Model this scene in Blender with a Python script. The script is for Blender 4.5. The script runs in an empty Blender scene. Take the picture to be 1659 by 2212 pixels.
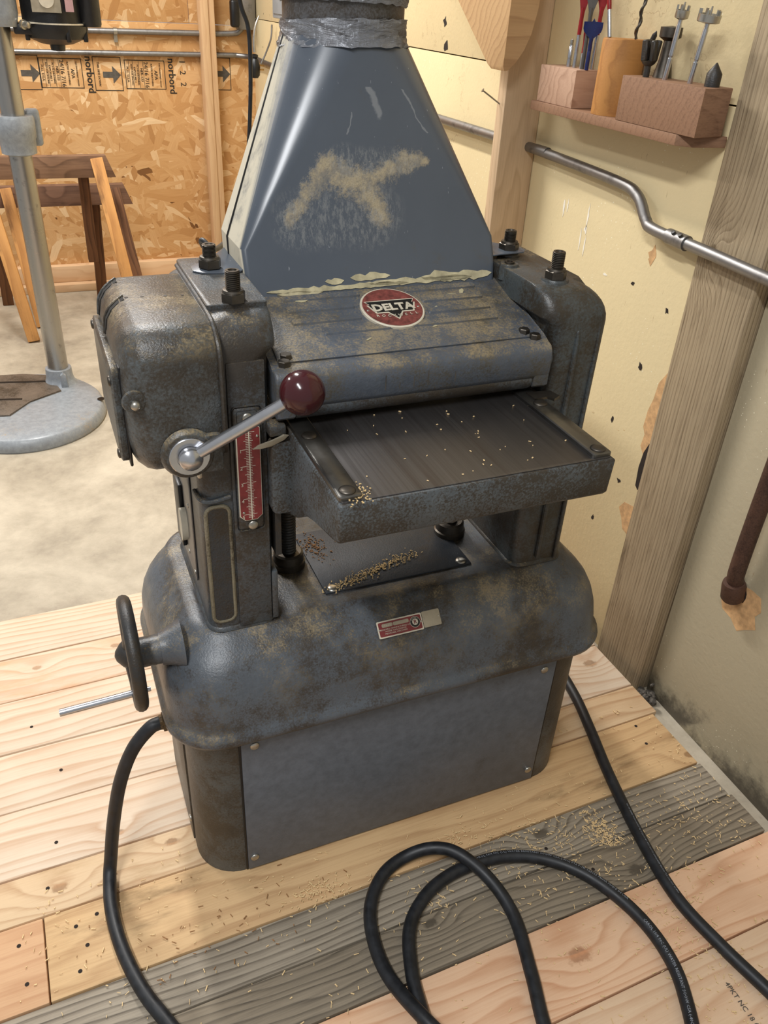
import bpy, bmesh, math, random
from mathutils import Vector, Matrix
R = math.radians; PI = math.pi
scene = bpy.context.scene
C = scene.collection
rnd = random.Random(7)

# ---------------------------------------------------------------- camera
cam_d = bpy.data.cameras.new('camera'); cam = bpy.data.objects.new('camera', cam_d); C.objects.link(cam)
cam_d.sensor_width = 36; cam_d.sensor_fit = 'AUTO'; cam_d.lens = 1745.5 * 36 / 2212; cam_d.clip_start = 0.02
rx = Vector((0.92379664, -0.37958826, 0.05012512)); ry = Vector((-0.16635658, -0.51583239, -0.84038231)); rz = Vector((0.34485543, 0.76800371, -0.53967123))
cam.matrix_world = Matrix((( rx.x, -ry.x, -rz.x, -0.4727), (rx.y, -ry.y, -rz.y, -0.8928), (rx.z, -ry.z, -rz.z, 1.36), (0, 0, 0, 1)))
scene.camera = cam

# ---------------------------------------------------------------- world, lights, exposure
w = bpy.data.worlds.new('world'); scene.world = w; w.use_nodes = True
w.node_tree.nodes['Background'].inputs[0].default_value = (0.94, 0.95, 0.96, 1)
w.node_tree.nodes['Background'].inputs[1].default_value = 0.42
def area(name, loc, target, sx, sy, power, col):
    d = bpy.data.lights.new(name, 'AREA'); d.shape = 'RECTANGLE'; d.size = sx; d.size_y = sy; d.energy = power; d.color = col
    o = bpy.data.objects.new(name, d); C.objects.link(o); o.location = loc
    o.rotation_euler = (Vector(target) - Vector(loc)).to_track_quat('-Z', 'Y').to_euler(); return o
def strip(loc, tilt, sx, sy, power, col):
    d = bpy.data.lights.new('ceiling_light', 'AREA'); d.shape = 'RECTANGLE'; d.size = sx; d.size_y = sy; d.energy = power; d.color = col
    o = bpy.data.objects.new('ceiling_light', d); C.objects.link(o); o.location = loc; o.rotation_euler = tilt
strip((-0.40, 2.15, 2.80), (0, 0, 0), 0.14, 1.2, 78, (1.0, 0.975, 0.94))
strip((-1.15, -1.0, 2.75), (0, R(-12), 0), 0.14, 1.2, 54, (0.97, 0.985, 1.0))
strip((-1.9, 2.9, 2.75), (0, R(-20), 0), 0.14, 1.2, 40, (1.0, 0.97, 0.93))
vs = scene.view_settings; vs.view_transform = 'Standard'; vs.look = 'None'; vs.exposure = 0.0; vs.gamma = 1.0; vs.use_curve_mapping = False

# ---------------------------------------------------------------- node helpers
def lin(c):
    return tuple(((v/255)/12.92 if v/255 <= 0.04045 else ((v/255+0.055)/1.055)**2.4) for v in c) + (1,)
class N:
    def __init__(s, name):
        s.m = bpy.data.materials.new(name); s.m.use_nodes = True; s.t = s.m.node_tree; s.b = s.t.nodes['Principled BSDF']
    def n(s, typ, **k):
        x = s.t.nodes.new(typ)
        for a, v in k.items(): setattr(x, a, v)
        return x
    def set(s, sock, v):
        if isinstance(v, bpy.types.NodeSocket): s.t.links.new(v, sock)
        else: sock.default_value = v
    def co(s, scale=(1,1,1), loc=(0,0,0), rot=(0,0,0), src=None):
        mp = s.n('ShaderNodeMapping')
        if src is None: src = s.n('ShaderNodeTexCoord').outputs['Object']
        s.set(mp.inputs[0], src); mp.inputs['Scale'].default_value = scale; mp.inputs['Location'].default_value = loc; mp.inputs['Rotation'].default_value = rot
        return mp.outputs[0]
    def noise(s, co, scale, detail=4, rough=0.6, dist=0.0, col=False):
        x = s.n('ShaderNodeTexNoise'); s.set(x.inputs['Vector'], co); x.inputs['Scale'].default_value = scale
        x.inputs['Detail'].default_value = detail; x.inputs['Roughness'].default_value = rough; x.inputs['Distortion'].default_value = dist
        return x.outputs['Color' if col else 'Fac']
    def vor(s, co, scale, out='Color', feature='F1', rand=1.0):
        x = s.n('ShaderNodeTexVoronoi', feature=feature); s.set(x.inputs['Vector'], co); x.inputs['Scale'].default_value = scale
        x.inputs['Randomness'].default_value = rand
        return x.outputs[out]
    def math(s, op, a, b=0.0, c=0.0, clamp=False):
        x = s.n('ShaderNodeMath', operation=op, use_clamp=clamp); s.set(x.inputs[0], a); s.set(x.inputs[1], b); s.set(x.inputs[2], c); return x.outputs[0]
    def ramp(s, f, stops, interp='LINEAR'):
        x = s.n('ShaderNodeValToRGB'); s.set(x.inputs[0], f); r = x.color_ramp; r.interpolation = interp
        while len(r.elements) < len(stops): r.elements.new(0.5)
        for e, (p, c) in zip(r.elements, stops): e.position = p; e.color = c if len(c) == 4 else (*c, 1)
        return x.outputs[0]
    def step(s, f, a, b):
        x = s.n('ShaderNodeMapRange', interpolation_type='SMOOTHSTEP'); s.set(x.inputs[0], f); x.inputs[1].default_value = a; x.inputs[2].default_value = b
        return x.outputs[0]
    def mix(s, f, a, b, blend='MIX'):
        x = s.n('ShaderNodeMix', data_type='RGBA', blend_type=blend); s.set(x.inputs[0], f); s.set(x.inputs[6], a); s.set(x.inputs[7], b); return x.outputs[2]
    def sep(s, v):
        x = s.n('ShaderNodeSeparateXYZ'); s.set(x.inputs[0], v); return x.outputs
    def comb(s, a, b, c):
        x = s.n('ShaderNodeCombineXYZ'); s.set(x.inputs[0], a); s.set(x.inputs[1], b); s.set(x.inputs[2], c); return x.outputs[0]
    def bump(s, h, strength=0.3, dist=0.002):
        x = s.n('ShaderNodeBump'); s.set(x.inputs['Height'], h); x.inputs['Strength'].default_value = strength; x.inputs['Distance'].default_value = dist
        s.t.links.new(x.outputs[0], s.b.inputs['Normal'])
    def fin(s, col=None, rough=None, metal=None, spec=None):
        if col is not None: s.set(s.b.inputs['Base Color'], col)
        if rough is not None: s.set(s.b.inputs['Roughness'], rough)
        if metal is not None: s.set(s.b.inputs['Metallic'], metal)
        if spec is not None: s.set(s.b.inputs['Specular IOR Level'], spec)
        return s.m
def posn(s): return s.n('ShaderNodeNewGeometry').outputs['Position']

def flat(name, rgb, rough=0.5, metal=0.0, var=0.12, scale=30):
    s = N(name); f = s.noise(s.co(), scale, 5)
    c = lin(rgb); d = tuple(v*(1-var*2) for v in c[:3]) + (1,); l = tuple(min(1, v*(1+var)) for v in c[:3]) + (1,)
    s.fin(s.ramp(f, [(0.3, d), (0.7, l)]), s.math('MULTIPLY_ADD', f, 0.3, rough-0.15), metal); return s.m

def paint(name, base, grime=0.5, seed=0.0, rough=0.38, dirt=(62, 50, 34), fine=0.5, pebble=0.4, dust=0.0, scale=8):
    """old enamelled cast iron: base colour, brown oily grime in patches, chips, pebbled gloss"""
    s = N(name); co = s.co(loc=(seed, seed*1.7, seed*0.6))
    b = lin(base); big = s.noise(co, scale, 8, 0.62); mid = s.noise(co, scale*7, 6, 0.7); sp = s.noise(co, scale*40, 3, 0.7)
    tone = s.mix(mid, tuple(v*0.45 for v in b[:3]) + (1,), tuple(min(1, v*1.45) for v in b[:3]) + (1,))
    g = s.math('ADD', big, s.math('MULTIPLY', s.math('SUBTRACT', mid, 0.5), 0.55))
    g = s.math('ADD', g, s.math('MULTIPLY', s.math('SUBTRACT', sp, 0.5), 1.1*fine))
    t = 0.72 - 0.42*grime
    gm = s.step(g, t-0.10, t+0.20)
    dcol = s.mix(s.noise(co, scale*3, 4), lin(dirt), lin(tuple(int(v*0.5) for v in dirt)))
    col = s.mix(s.math('MULTIPLY', gm, 0.88), tone, dcol)
    chips = s.step(sp, 0.66, 0.72)
    col = s.mix(s.math('MULTIPLY', chips, 0.35), col, lin((30, 30, 30)))
    if dust > 0:
        dm = s.step(s.math('ADD', s.noise(co, scale*1.6, 7, 0.7), s.math('MULTIPLY', s.math('SUBTRACT', sp, 0.5), 0.6)), 0.62-0.3*dust, 0.86-0.2*dust)
        nz = s.sep(s.n('ShaderNodeNewGeometry').outputs['Normal'])[2]
        dm = s.math('MULTIPLY', dm, s.step(nz, 0.1, 0.75))
        col = s.mix(s.math('MULTIPLY', dm, 0.8), col, lin((150, 134, 104)))
    rg = s.math('ADD', rough-0.08, s.math('MULTIPLY', big, 0.22))
    s.bump(s.math('ADD', s.noise(co, 330, 3, 0.6), s.math('MULTIPLY', mid, 1.2)), pebble, 0.0012)
    return s.fin(col, rg)

def steel(name, rgb=(170, 170, 172), rough=0.28, brushed=None, grime=0.2, seed=0):
    s = N(name); co = s.co(loc=(seed, 0, 0)); f = s.noise(co, 22, 6, 0.65)
    st = s.noise(s.co(scale=brushed or (1, 1, 1)), 60, 3)
    c = lin(rgb); col = s.mix(s.step(f, 0.62-0.35*grime, 0.85), c, lin((50, 42, 34)))
    col = s.mix(s.math('MULTIPLY', st, 0.5), col, tuple(v*0.55 for v in c[:3]) + (1,))
    s.bump(st, 0.06, 0.001)
    return s.fin(col, s.math('ADD', rough-0.07, s.math('MULTIPLY', f, 0.22)), 0.95)

def wood(name, light, dark, seed=0.0, rings=42.0, contrast=0.7, knots=(), rough=0.62, wander=1.0, fibre=0.4, stain=None, stain_amt=0.0, zk=0.35, relief=0.15, axis='X', cross=0.0):
    """lengthwise grain along the local X axis with growth rings that flow round the knots"""
    s = N(name); base = s.co(loc=(seed*3.1, seed*0.37, seed*0.21))
    raw = s.n('ShaderNodeTexCoord').outputs['Object']
    x, y, z = s.sep(raw)
    n1 = s.noise(s.co(scale=(1.3, 7, 7), loc=(seed, seed*2, 0)), 1.0, 3, 0.5)
    g = s.math('ADD', s.math('MULTIPLY', y, rings), s.math('MULTIPLY', z, rings*zk))
    g = s.math('ADD', g, s.math('MULTIPLY', n1, 5.5*wander))
    km = None
    for (kx, ky, kr) in knots:
        dx = s.math('MULTIPLY', s.math('SUBTRACT', x, kx), 0.62); dy = s.math('SUBTRACT', y, ky)
        d = s.math('SQRT', s.math('ADD', s.math('MULTIPLY', dx, dx), s.math('MULTIPLY', dy, dy)))
        e = s.math('POWER', 2.718, s.math('MULTIPLY', s.math('POWER', s.math('DIVIDE', d, kr*2.2), 2.0), -1.0))
        g = s.math('ADD', g, s.math('MULTIPLY', e, rings*kr*2.6))
        dw = s.math('ADD', d, s.math('MULTIPLY', s.math('SUBTRACT', s.noise(raw, 90, 3), 0.5), kr*0.7))
        k = s.math('SUBTRACT', 1.0, s.step(dw, kr*0.35, kr*0.7), clamp=True)
        km = k if km is None else s.math('MAXIMUM', km, k)
    saw = s.math('FRACT', g)
    ring = s.ramp(saw, [(0.0, (0.05,)*3), (0.55, (0.30,)*3), (0.88, (1, 1, 1)), (1.0, (0.08,)*3)])
    f1 = s.noise(s.co(scale=(7, 260, 260), loc=(seed, 0, 0)), 1.0, 4, 0.7)
    f2 = s.noise(base, 5, 5, 0.6)
    m = s.math('ADD', s.math('MULTIPLY', ring, contrast), s.math('MULTIPLY', s.math('SUBTRACT', f1, 0.5), fibre*1.6))
    m = s.math('ADD', m, s.math('MULTIPLY', s.math('SUBTRACT', f2, 0.5), 0.7), clamp=True)
    col = s.mix(m, lin(light), lin(dark))
    if stain:
        sm = s.step(s.noise(s.co(scale=(2.2, 8, 8), loc=(seed*5, 1, 2)), 1.6, 7, 0.65), 0.66-0.3*stain_amt, 0.84-0.2*stain_amt)
        col = s.mix(s.math('MULTIPLY', sm, 0.8), col, lin(stain))
    if km is not None:
        kc = s.mix(s.math('MULTIPLY', s.math('ADD', s.noise(raw, 160, 3), ring), 0.5), lin(tuple(int(v*0.62) for v in dark)), lin(tuple(int(v*1.15) for v in dark)))
        col = s.mix(s.math('MULTIPLY', km, 0.75), col, kc)
    s.bump(s.math('SUBTRACT', s.math('MULTIPLY', f1, -0.6), s.math('MULTIPLY', ring, contrast)), relief, 0.002)
    return s.fin(col, rough, spec=0.25)

# ---------------------------------------------------------------- mesh helpers
def wloc(o):
    v = Vector((0, 0, 0))
    while o: v += Vector(o.location); o = o.parent
    return v
def link(name, me, mat, parent=None, smooth=True, ang=38, loc=None):
    """world-space mesh -> one object; its origin sits at `loc` (default: the parent's base)"""
    if smooth:
        me.shade_smooth(); me.set_sharp_from_angle(angle=R(ang))
    if mat: me.materials.append(mat)
    o = bpy.data.objects.new(name, me); C.objects.link(o)
    base = wloc(parent) if parent else Vector((0, 0, 0))
    org = Vector(loc) if loc is not None else base
    if org.length: me.transform(Matrix.Translation(-org))
    if parent: o.parent = parent
    o.location = org - base
    return o
def bmo(name, bm, mat, parent=None, **k):
    bmesh.ops.recalc_face_normals(bm, faces=bm.faces[:]); me = bpy.data.meshes.new(name); bm.to_mesh(me); bm.free(); return link(name, me, mat, parent, **k)
def tag(o, label=None, cat=None, group=None, kind=None):
    if label: o['label'] = label
    if cat: o['category'] = cat
    if group: o['group'] = group
    if kind: o['kind'] = kind
    return o
def thing(name, label, cat, loc=(0,0,0), group=None):
    o = bpy.data.objects.new(name, None); o.empty_display_size = 0.05; C.objects.link(o); o.location = loc; return tag(o, label, cat, group)

def B_box(bm, lo, hi, bev=0.0, seg=2, M=None):
    r = bmesh.ops.create_cube(bm, size=1.0); vs_ = r['verts']
    c = [(a+b)/2 for a, b in zip(lo, hi)]; sz = [abs(b-a) for a, b in zip(lo, hi)]
    for v in vs_: v.co = Vector((v.co.x*sz[0]+c[0], v.co.y*sz[1]+c[1], v.co.z*sz[2]+c[2]))
    if bev > 0:
        es = list({e for v in vs_ for e in v.link_edges})
        q = bmesh.ops.bevel(bm, geom=es, offset=bev, segments=seg, profile=0.5, affect='EDGES')
        vs_ = list({v for f in q['faces'] for v in f.verts} | {v for v in vs_ if v.is_valid})
    if M is not None: bmesh.ops.transform(bm, matrix=M, verts=[v for v in vs_ if v.is_valid])
    return bm
def box(name, lo, hi, mat, parent=None, bev=0.0, seg=2, **k):
    bm = bmesh.new(); B_box(bm, lo, hi, bev, seg); return bmo(name, bm, mat, parent, **k)
def frame_of(d):
    d = Vector(d).normalized(); up = Vector((0, 0, 1)) if abs(d.z) < 0.95 else Vector((0, 1, 0))
    x = up.cross(d).normalized(); return x, d.cross(x), d
def B_lathe(bm, prof, p0, axis, seg=24, cap=True):
    """prof: (r, h) pairs from p0 along axis"""
    x, y, d = frame_of(axis); p0 = Vector(p0); rings = []
    for r, h in prof:
        rings.append([bm.verts.new(p0 + d*h + (x*math.cos(2*PI*i/seg) + y*math.sin(2*PI*i/seg))*max(r, 1e-5)) for i in range(seg)])
    for a, b in zip(rings, rings[1:]):
        for i in range(seg): bm.faces.new((a[i], a[(i+1) % seg], b[(i+1) % seg], b[i]))
    if cap: bm.faces.new(rings[0]); bm.faces.new(rings[-1])
    return bm
def lathe(name, prof, p0, axis, mat, parent=None, seg=24, **k):
    bm = bmesh.new(); B_lathe(bm, prof, p0, axis, seg); return bmo(name, bm, mat, parent, **k)
def catmull(pts, n=10):
    P = [Vector(p) for p in pts]; P = [2*P[0]-P[1]] + P + [2*P[-1]-P[-2]]; out = []
    for i in range(1, len(P)-2):
        a, b, c, d = P[i-1:i+3]
        for j in range(n):
            t = j/n; out.append(0.5*((2*b) + (c-a)*t + (2*a-5*b+4*c-d)*t*t + (3*b-a-3*c+d)*t**3))
    out.append(P[-2]); return out
def B_tube(bm, pts, r, seg=10, closed=False):
    n = len(pts); rad = r if callable(r) else (lambda t: r); prev = None; rings = []
    for i, p in enumerate(pts):
        a = pts[(i-1) % n] if (i or closed) else pts[0]; b = pts[(i+1) % n] if (i < n-1 or closed) else pts[-1]
        d = (Vector(b)-Vector(a)).normalized()
        if prev is None: x, y, _ = frame_of(d)
        else:
            x = (prev - d*prev.dot(d)).normalized(); y = d.cross(x)
        prev = x; rr = rad(i/max(1, n-1))
        rings.append([bm.verts.new(Vector(p) + (x*math.cos(2*PI*k/seg)+y*math.sin(2*PI*k/seg))*rr) for k in range(seg)])
    m = n if closed else n-1
    for i in range(m):
        A = rings[i]; Bq = rings[(i+1) % n]
        for k in range(seg): bm.faces.new((A[k], A[(k+1) % seg], Bq[(k+1) % seg], Bq[k]))
    if not closed: bm.faces.new(rings[0]); bm.faces.new(rings[-1])
    return bm
def tube(name, pts, r, mat, parent=None, seg=12, n=10, raw=False, **k):
    bm = bmesh.new(); B_tube(bm, [Vector(p) for p in pts] if raw else catmull(pts, n), r, seg); return bmo(name, bm, mat, parent, **k)
def rrect(x0, x1, y0, y1, r, n=6):
    out = []
    for cx, cy, a0 in ((x1-r, y0+r, -90), (x1-r, y1-r, 0), (x0+r, y1-r, 90), (x0+r, y0+r, 180)):
        for i in range(n+1):
            a = R(a0 + 90*i/n); out.append((cx+r*math.cos(a), cy+r*math.sin(a)))
    return out
def B_loft(bm, secs, n=6, to=lambda x, y, z: (x, y, z)):
    """secs: (x0,x1,y0,y1,r,z) rounded rectangles stacked along z"""
    rings = [[bm.verts.new(to(px, py, s[5])) for px, py in rrect(*s[:5], n=n)] for s in secs]
    m = len(rings[0])
    for a, b in zip(rings, rings[1:]):
        for i in range(m): bm.faces.new((a[i], a[(i+1) % m], b[(i+1) % m], b[i]))
    bm.faces.new(rings[0]); bm.faces.new(rings[-1]); return bm
def loft(name, secs, mat, parent=None, n=6, to=lambda x, y, z: (x, y, z), **k):
    bm = bmesh.new(); B_loft(bm, secs, n, to); return bmo(name, bm, mat, parent, **k)
def B_prism(bm, poly, a, b, to, bev=0.0, seg=2):
    """poly of (u,v); extruded from a to b; to(u,v,w)->xyz"""
    A = [bm.verts.new(to(u, v, a)) for u, v in poly]; Bv = [bm.verts.new(to(u, v, b)) for u, v in poly]; m = len(poly)
    fs = [bm.faces.new(A), bm.faces.new(Bv)] + [bm.faces.new((A[i], A[(i+1) % m], Bv[(i+1) % m], Bv[i])) for i in range(m)]
    if bev > 0:
        es = list({e for f in fs[:2] for e in f.edges}); bmesh.ops.bevel(bm, geom=es, offset=bev, segments=seg, profile=0.5, affect='EDGES')
    return bm
def prism(name, poly, a, b, to, mat, parent=None, bev=0.0, seg=2, **k):
    bm = bmesh.new(); B_prism(bm, poly, a, b, to, bev, seg); return bmo(name, bm, mat, parent, **k)
def bar(name, p1, p2, w_, h_, mat, parent=None, roll=0.0, bev=0.002, up=(0, 0, 1)):
    """straight board from p1 to p2, its length along its own X axis; w_ across (local y), h_ thick (local z)"""
    p1 = Vector(p1); p2 = Vector(p2); d = (p2-p1); L = d.length; d.normalize(); u = Vector(up)
    yv = u.cross(d).normalized(); zv = d.cross(yv)
    M = Matrix(((d.x, yv.x, zv.x), (d.y, yv.y, zv.y), (d.z, yv.z, zv.z))) @ Matrix.Rotation(roll, 3, 'X')
    bm = bmesh.new(); B_box(bm, (0, -w_/2, -h_/2), (L, w_/2, h_/2), bev, 2)
    bmesh.ops.recalc_face_normals(bm, faces=bm.faces[:]); me = bpy.data.meshes.new(name); bm.to_mesh(me); bm.free(); me.shade_smooth(); me.set_sharp_from_angle(angle=R(38))
    me.materials.append(mat); o = bpy.data.objects.new(name, me); C.objects.link(o)
    if parent: o.parent = parent
    o.location = p1 - (wloc(parent) if parent else Vector((0, 0, 0))); o.rotation_euler = M.to_euler(); return o
def B_hex(bm, p, axis, r, h, dome=0.0, seg=6, rot=0.0):
    x, y, d = frame_of(axis); p = Vector(p)
    def ring(rr, hh): return [bm.verts.new(p + d*hh + (x*math.cos(rot+2*PI*i/6)+y*math.sin(rot+2*PI*i/6))*rr) for i in range(6)]
    rs = [ring(r, 0), ring(r, h*0.88), ring(r*0.88, h)]
    for a, b in zip(rs, rs[1:]):
        for i in range(6): bm.faces.new((a[i], a[(i+1) % 6], b[(i+1) % 6], b[i]))
    bm.faces.new(rs[0]); bm.faces.new(rs[-1]); return bm
def dome_screw(name, p, axis, r, mat, parent, slot=None, h=0.45):
    bm = bmesh.new(); B_lathe(bm, [(r, 0), (r, 0.12*r), (r*0.92, h*r*0.6), (r*0.7, h*r*0.85), (r*0.35, h*r), (0.001, h*r*1.02)], p, axis, 18)
    o = bmo(name, bm, mat, parent, ang=60)
    if slot is not None:
        x, y, d = frame_of(axis); a = slot; u = x*math.cos(a)+y*math.sin(a); v = d.cross(u); c = Vector(p)+d*(h*r*0.98)
        b2 = bmesh.new(); r_ = bmesh.ops.create_cube(b2, size=1.0)
        for q in r_['verts']: q.co = c + u*(q.co.x*1.55*r) + v*(q.co.y*0.2*r) + d*(q.co.z*0.12*r)
        bmo('slot', b2, M_black, o, smooth=False) if False else b2.free()
    return o
def thread(name, p, r, h, mat, parent, turns=12, axis=(0, 0, 1), seg=18):
    prof = []
    for i in range(turns): prof += [(r, h*i/turns), (r, h*(i+0.4)/turns), (r*0.86, h*(i+0.7)/turns)]
    prof += [(r*0.9, h), (r*0.6, h*1.0), (r*0.55, h*0.93), (0.001, h*0.93)]
    return lathe(name, prof, p, axis, mat, parent, seg, ang=50)
def text(name, body, size, mat, parent, org, u, v, extrude=0.0004, align='CENTER', spacing=1.0, bold=0.0, sx=1.0):
    cu = bpy.data.curves.new(name, 'FONT'); cu.body = body; cu.size = size; cu.align_x = align; cu.align_y = 'CENTER'; cu.extrude = extrude
    cu.space_character = spacing; cu.offset = bold; cu.resolution_u = 2
    t = bpy.data.objects.new(name, cu); C.objects.link(t); dg = bpy.context.evaluated_depsgraph_get()
    me = bpy.data.meshes.new_from_object(t.evaluated_get(dg)); bpy.data.objects.remove(t); bpy.data.curves.remove(cu)
    u = Vector(u).normalized(); v = Vector(v).normalized(); n_ = u.cross(v)
    me.transform(Matrix(((u.x*sx, v.x, n_.x, org[0]), (u.y*sx, v.y, n_.y, org[1]), (u.z*sx, v.z, n_.z, org[2]), (0, 0, 0, 1))))
    me.materials.clear(); return link(name, me, mat, parent, smooth=False)

# ---------------------------------------------------------------- materials
M_body = paint('enamel_grey_body', (78, 83, 87), 0.68, 1.3, 0.36, dust=0.35)
M_cap = paint('enamel_grey_base_cover', (84, 89, 95), 0.58, 4.1, 0.34, dust=0.5)
M_case = paint('enamel_grey_gearcase', (84, 88, 89), 0.8, 7.7, 0.33, pebble=0.6, dust=0.6, scale=6)
M_right = paint('enamel_grey_right_column', (74, 80, 82), 0.85, 11.2, 0.34, scale=6, dust=0.3)
M_table_side = paint('enamel_grey_table', (84, 89, 92), 0.72, 15.5, 0.5, fine=1.0)
M_head = paint('enamel_grey_head', (80, 86, 95), 0.52, 21.1, 0.42, dust=0.7, dirt=(92, 84, 68))
M_cab = paint('enamel_grey_cabinet', (84, 86, 84), 0.72, 31.0, 0.42, dirt=(70, 58, 42))
M_panel = paint('enamel_blue_grey_panel', (94, 100, 108), 0.12, 41.0, 0.40, pebble=0.12, fine=0.2)
M_dark = paint('dark_oily_steel', (44, 44, 44), 0.6, 3.0, 0.42)
M_black = flat('black_plastic', (16, 16, 17), 0.4)
M_rubber = flat('black_rubber', (30, 32, 36), 0.48, var=0.3, scale=60)
M_steel = steel('bright_steel'); M_bolt = steel('oily_bolt_steel', (110, 104, 96), 0.38, grime=0.9, seed=4)
M_screw = steel('screw_steel', (190, 186, 176), 0.3, grime=0.3, seed=6)
M_chrome = steel('polished_steel', (205, 206, 210), 0.2, grime=0.0)
M_red = flat('red_enamel', (120, 42, 42), 0.45, var=0.15, scale=60)
M_cream_print = flat('worn_aluminium_print', (205, 196, 176), 0.45, var=0.1)
M_alu = flat('aluminium_plate', (168, 158, 138), 0.42, 0.4)
M_ink = flat('black_ink', (44, 38, 30), 0.8, var=0.3, scale=80)
M_knob = N('maroon_bakelite'); M_knob.fin((0.045, 0.008, 0.01, 1), 0.16); M_knob = M_knob.m
M_dust = flat('sawdust', (206, 178, 128), 0.9, var=0.25, scale=200)

def hood_mat():
    s = N('painted_sheet_metal_with_sawdust'); co = s.co(); x, y, z = s.sep(posn(s))
    b = s.mix(s.noise(co, 5, 6), lin((68, 74, 83)), lin((84, 91, 100)))
    # caked sawdust and peeled paint: a hook-shaped patch with its own ragged edge
    wn = s.sep(s.noise(co, 16, 4, 0.6, col=True)); px_, pz_ = x, z
    x = s.math('ADD', x, s.math('MULTIPLY', s.math('SUBTRACT', wn[0], 0.5), 0.026)); z = s.math('ADD', z, s.math('MULTIPLY', s.math('SUBTRACT', wn[1], 0.5), 0.022))
    def seg(ax, az, bx, bz, w0, w1):
        vx, vz = bx-ax, bz-az; L2 = vx*vx+vz*vz
        t = s.math('DIVIDE', s.math('ADD', s.math('MULTIPLY', s.math('SUBTRACT', x, ax), vx), s.math('MULTIPLY', s.math('SUBTRACT', z, az), vz)), L2, clamp=True)
        dx = s.math('SUBTRACT', s.math('SUBTRACT', x, ax), s.math('MULTIPLY', t, vx)); dz = s.math('SUBTRACT', s.math('SUBTRACT', z, az), s.math('MULTIPLY', t, vz))
        d = s.math('SQRT', s.math('ADD', s.math('MULTIPLY', dx, dx), s.math('MULTIPLY', dz, dz)))
        return s.math('DIVIDE', d, s.math('ADD', w0, s.math('MULTIPLY', t, w1-w0)))
    d = seg(-0.129, 1.080, -0.066, 1.148, 0.010, 0.017)
    for a in ((-0.062, 1.141, -0.006, 1.122, 0.021, 0.025), (-0.006, 1.122, 0.010, 1.080, 0.027, 0.018), (0.004, 1.130, 0.062, 1.152, 0.014, 0.019), (0.058, 1.152, 0.090, 1.154, 0.019, 0.008)):
        d = s.math('MINIMUM', d, seg(*a))
    n1 = s.noise(co, 55, 8, 0.8); n2 = s.noise(co, 420, 3, 0.7)
    dd = s.math('ADD', d, s.math('MULTIPLY', s.math('SUBTRACT', n1, 0.5), 3.4)); dd = s.math('ADD', dd, s.math('MULTIPLY', s.math('SUBTRACT', n2, 0.5), 1.3))
    front = s.math('LESS_THAN', y, 0.305)
    m = s.math('MULTIPLY', s.math('SUBTRACT', 1.0, s.step(dd, 0.25, 1.15), clamp=True), front); m = s.math('MULTIPLY', m, s.math('ADD', 0.45, s.math('MULTIPLY', s.step(s.noise(co, 30, 5, 0.7), 0.38, 0.55), 0.55)))
    col = s.mix(s.math('MULTIPLY', m, 0.88), b, s.mix(n2, lin((120, 108, 88)), lin((198, 182, 148))))
    # scuffed bare primer inside the hook
    sc = s.math('MULTIPLY', s.step(s.noise(s.co(scale=(1, 1, 0.3)), 170, 5, 0.85), 0.44, 0.62), s.math('SUBTRACT', 1.0, s.step(s.math('MINIMUM', seg(-0.115, 1.078, 0.0, 1.085, 0.040, 0.045), seg(-0.04, 1.155, 0.06, 1.150, 0.022, 0.016)), 0.6, 1.25), clamp=True))
    col = s.mix(s.math('MULTIPLY', s.math('MULTIPLY', sc, front), 0.36), col, lin((150, 150, 146)))
    # pale rubbed streaks
    for a in ((0.0364, 1.2692, 0.0929, 1.1876, 0.0016, 0.0010), (0.002, 1.246, 0.017, 1.211, 0.004, 0.005), (-0.024, 1.215, -0.034, 1.190, 0.0008, 0.001)):
        col = s.mix(s.math('MULTIPLY', s.math('MULTIPLY', s.math('SUBTRACT', 1.0, s.step(s.math('ADD', seg(*a), s.math('MULTIPLY', s.math('SUBTRACT', n1, 0.5), 2.0)), 0.5, 1.3), clamp=True), front), 0.5), col, lin((140, 142, 144)))
    # grime on the left flank and random scratches
    dirt = s.step(s.noise(co, 14, 7, 0.7), 0.58, 0.78); col = s.mix(s.math('MULTIPLY', dirt, 0.45), col, lin((84, 76, 62)))
    side = s.step(s.math('ADD', s.math('MULTIPLY', x, -1.0), s.math('MULTIPLY', s.math('SUBTRACT', y, 0.30), 0.4)), 0.0, 0.02)
    nrm = s.sep(s.n('ShaderNodeNewGeometry').outputs['True Normal'])
    flank = s.step(s.math('MULTIPLY', nrm[0], -1.0), 0.75, 0.93)
    col = s.mix(s.math('MULTIPLY', flank, s.step(s.noise(co, 9, 7, 0.7), 0.28, 0.52)), col, lin((188, 180, 160)))
    scr = s.step(s.noise(s.co(scale=(1, 1, 0.08), rot=(0, 0.5, 0)), 240, 2, 0.5), 0.74, 0.76); col = s.mix(s.math('MULTIPLY', scr, 0.35), col, lin((176, 180, 186)))
    s.bump(s.math('ADD', s.math('MULTIPLY', m, n2), s.math('MULTIPLY', s.noise(co, 4, 3), 0.6)), 0.5, 0.002)
    return s.fin(col, s.math('ADD', 0.27, s.math('MULTIPLY', s.math('MAXIMUM', m, flank), 0.6)))
M_hood = hood_mat()

def tape_mat():
    s = N('crumpled_duct_tape'); co = s.co()
    v = s.noise(s.co(scale=(1, 1, 4)), 40, 5, 0.6, 0.6); rib = s.noise(s.co(scale=(1, 1, 0.15)), 160, 2)
    col = s.mix(s.step(s.noise(co, 16, 6), 0.5, 0.72), lin((168, 170, 176)), lin((104, 96, 84)))
    s.bump(s.math('ADD', v, s.math('MULTIPLY', rib, 0.4)), 0.7, 0.006)
    return s.fin(col, 0.28, 0.4)
M_tape = tape_mat()

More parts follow.
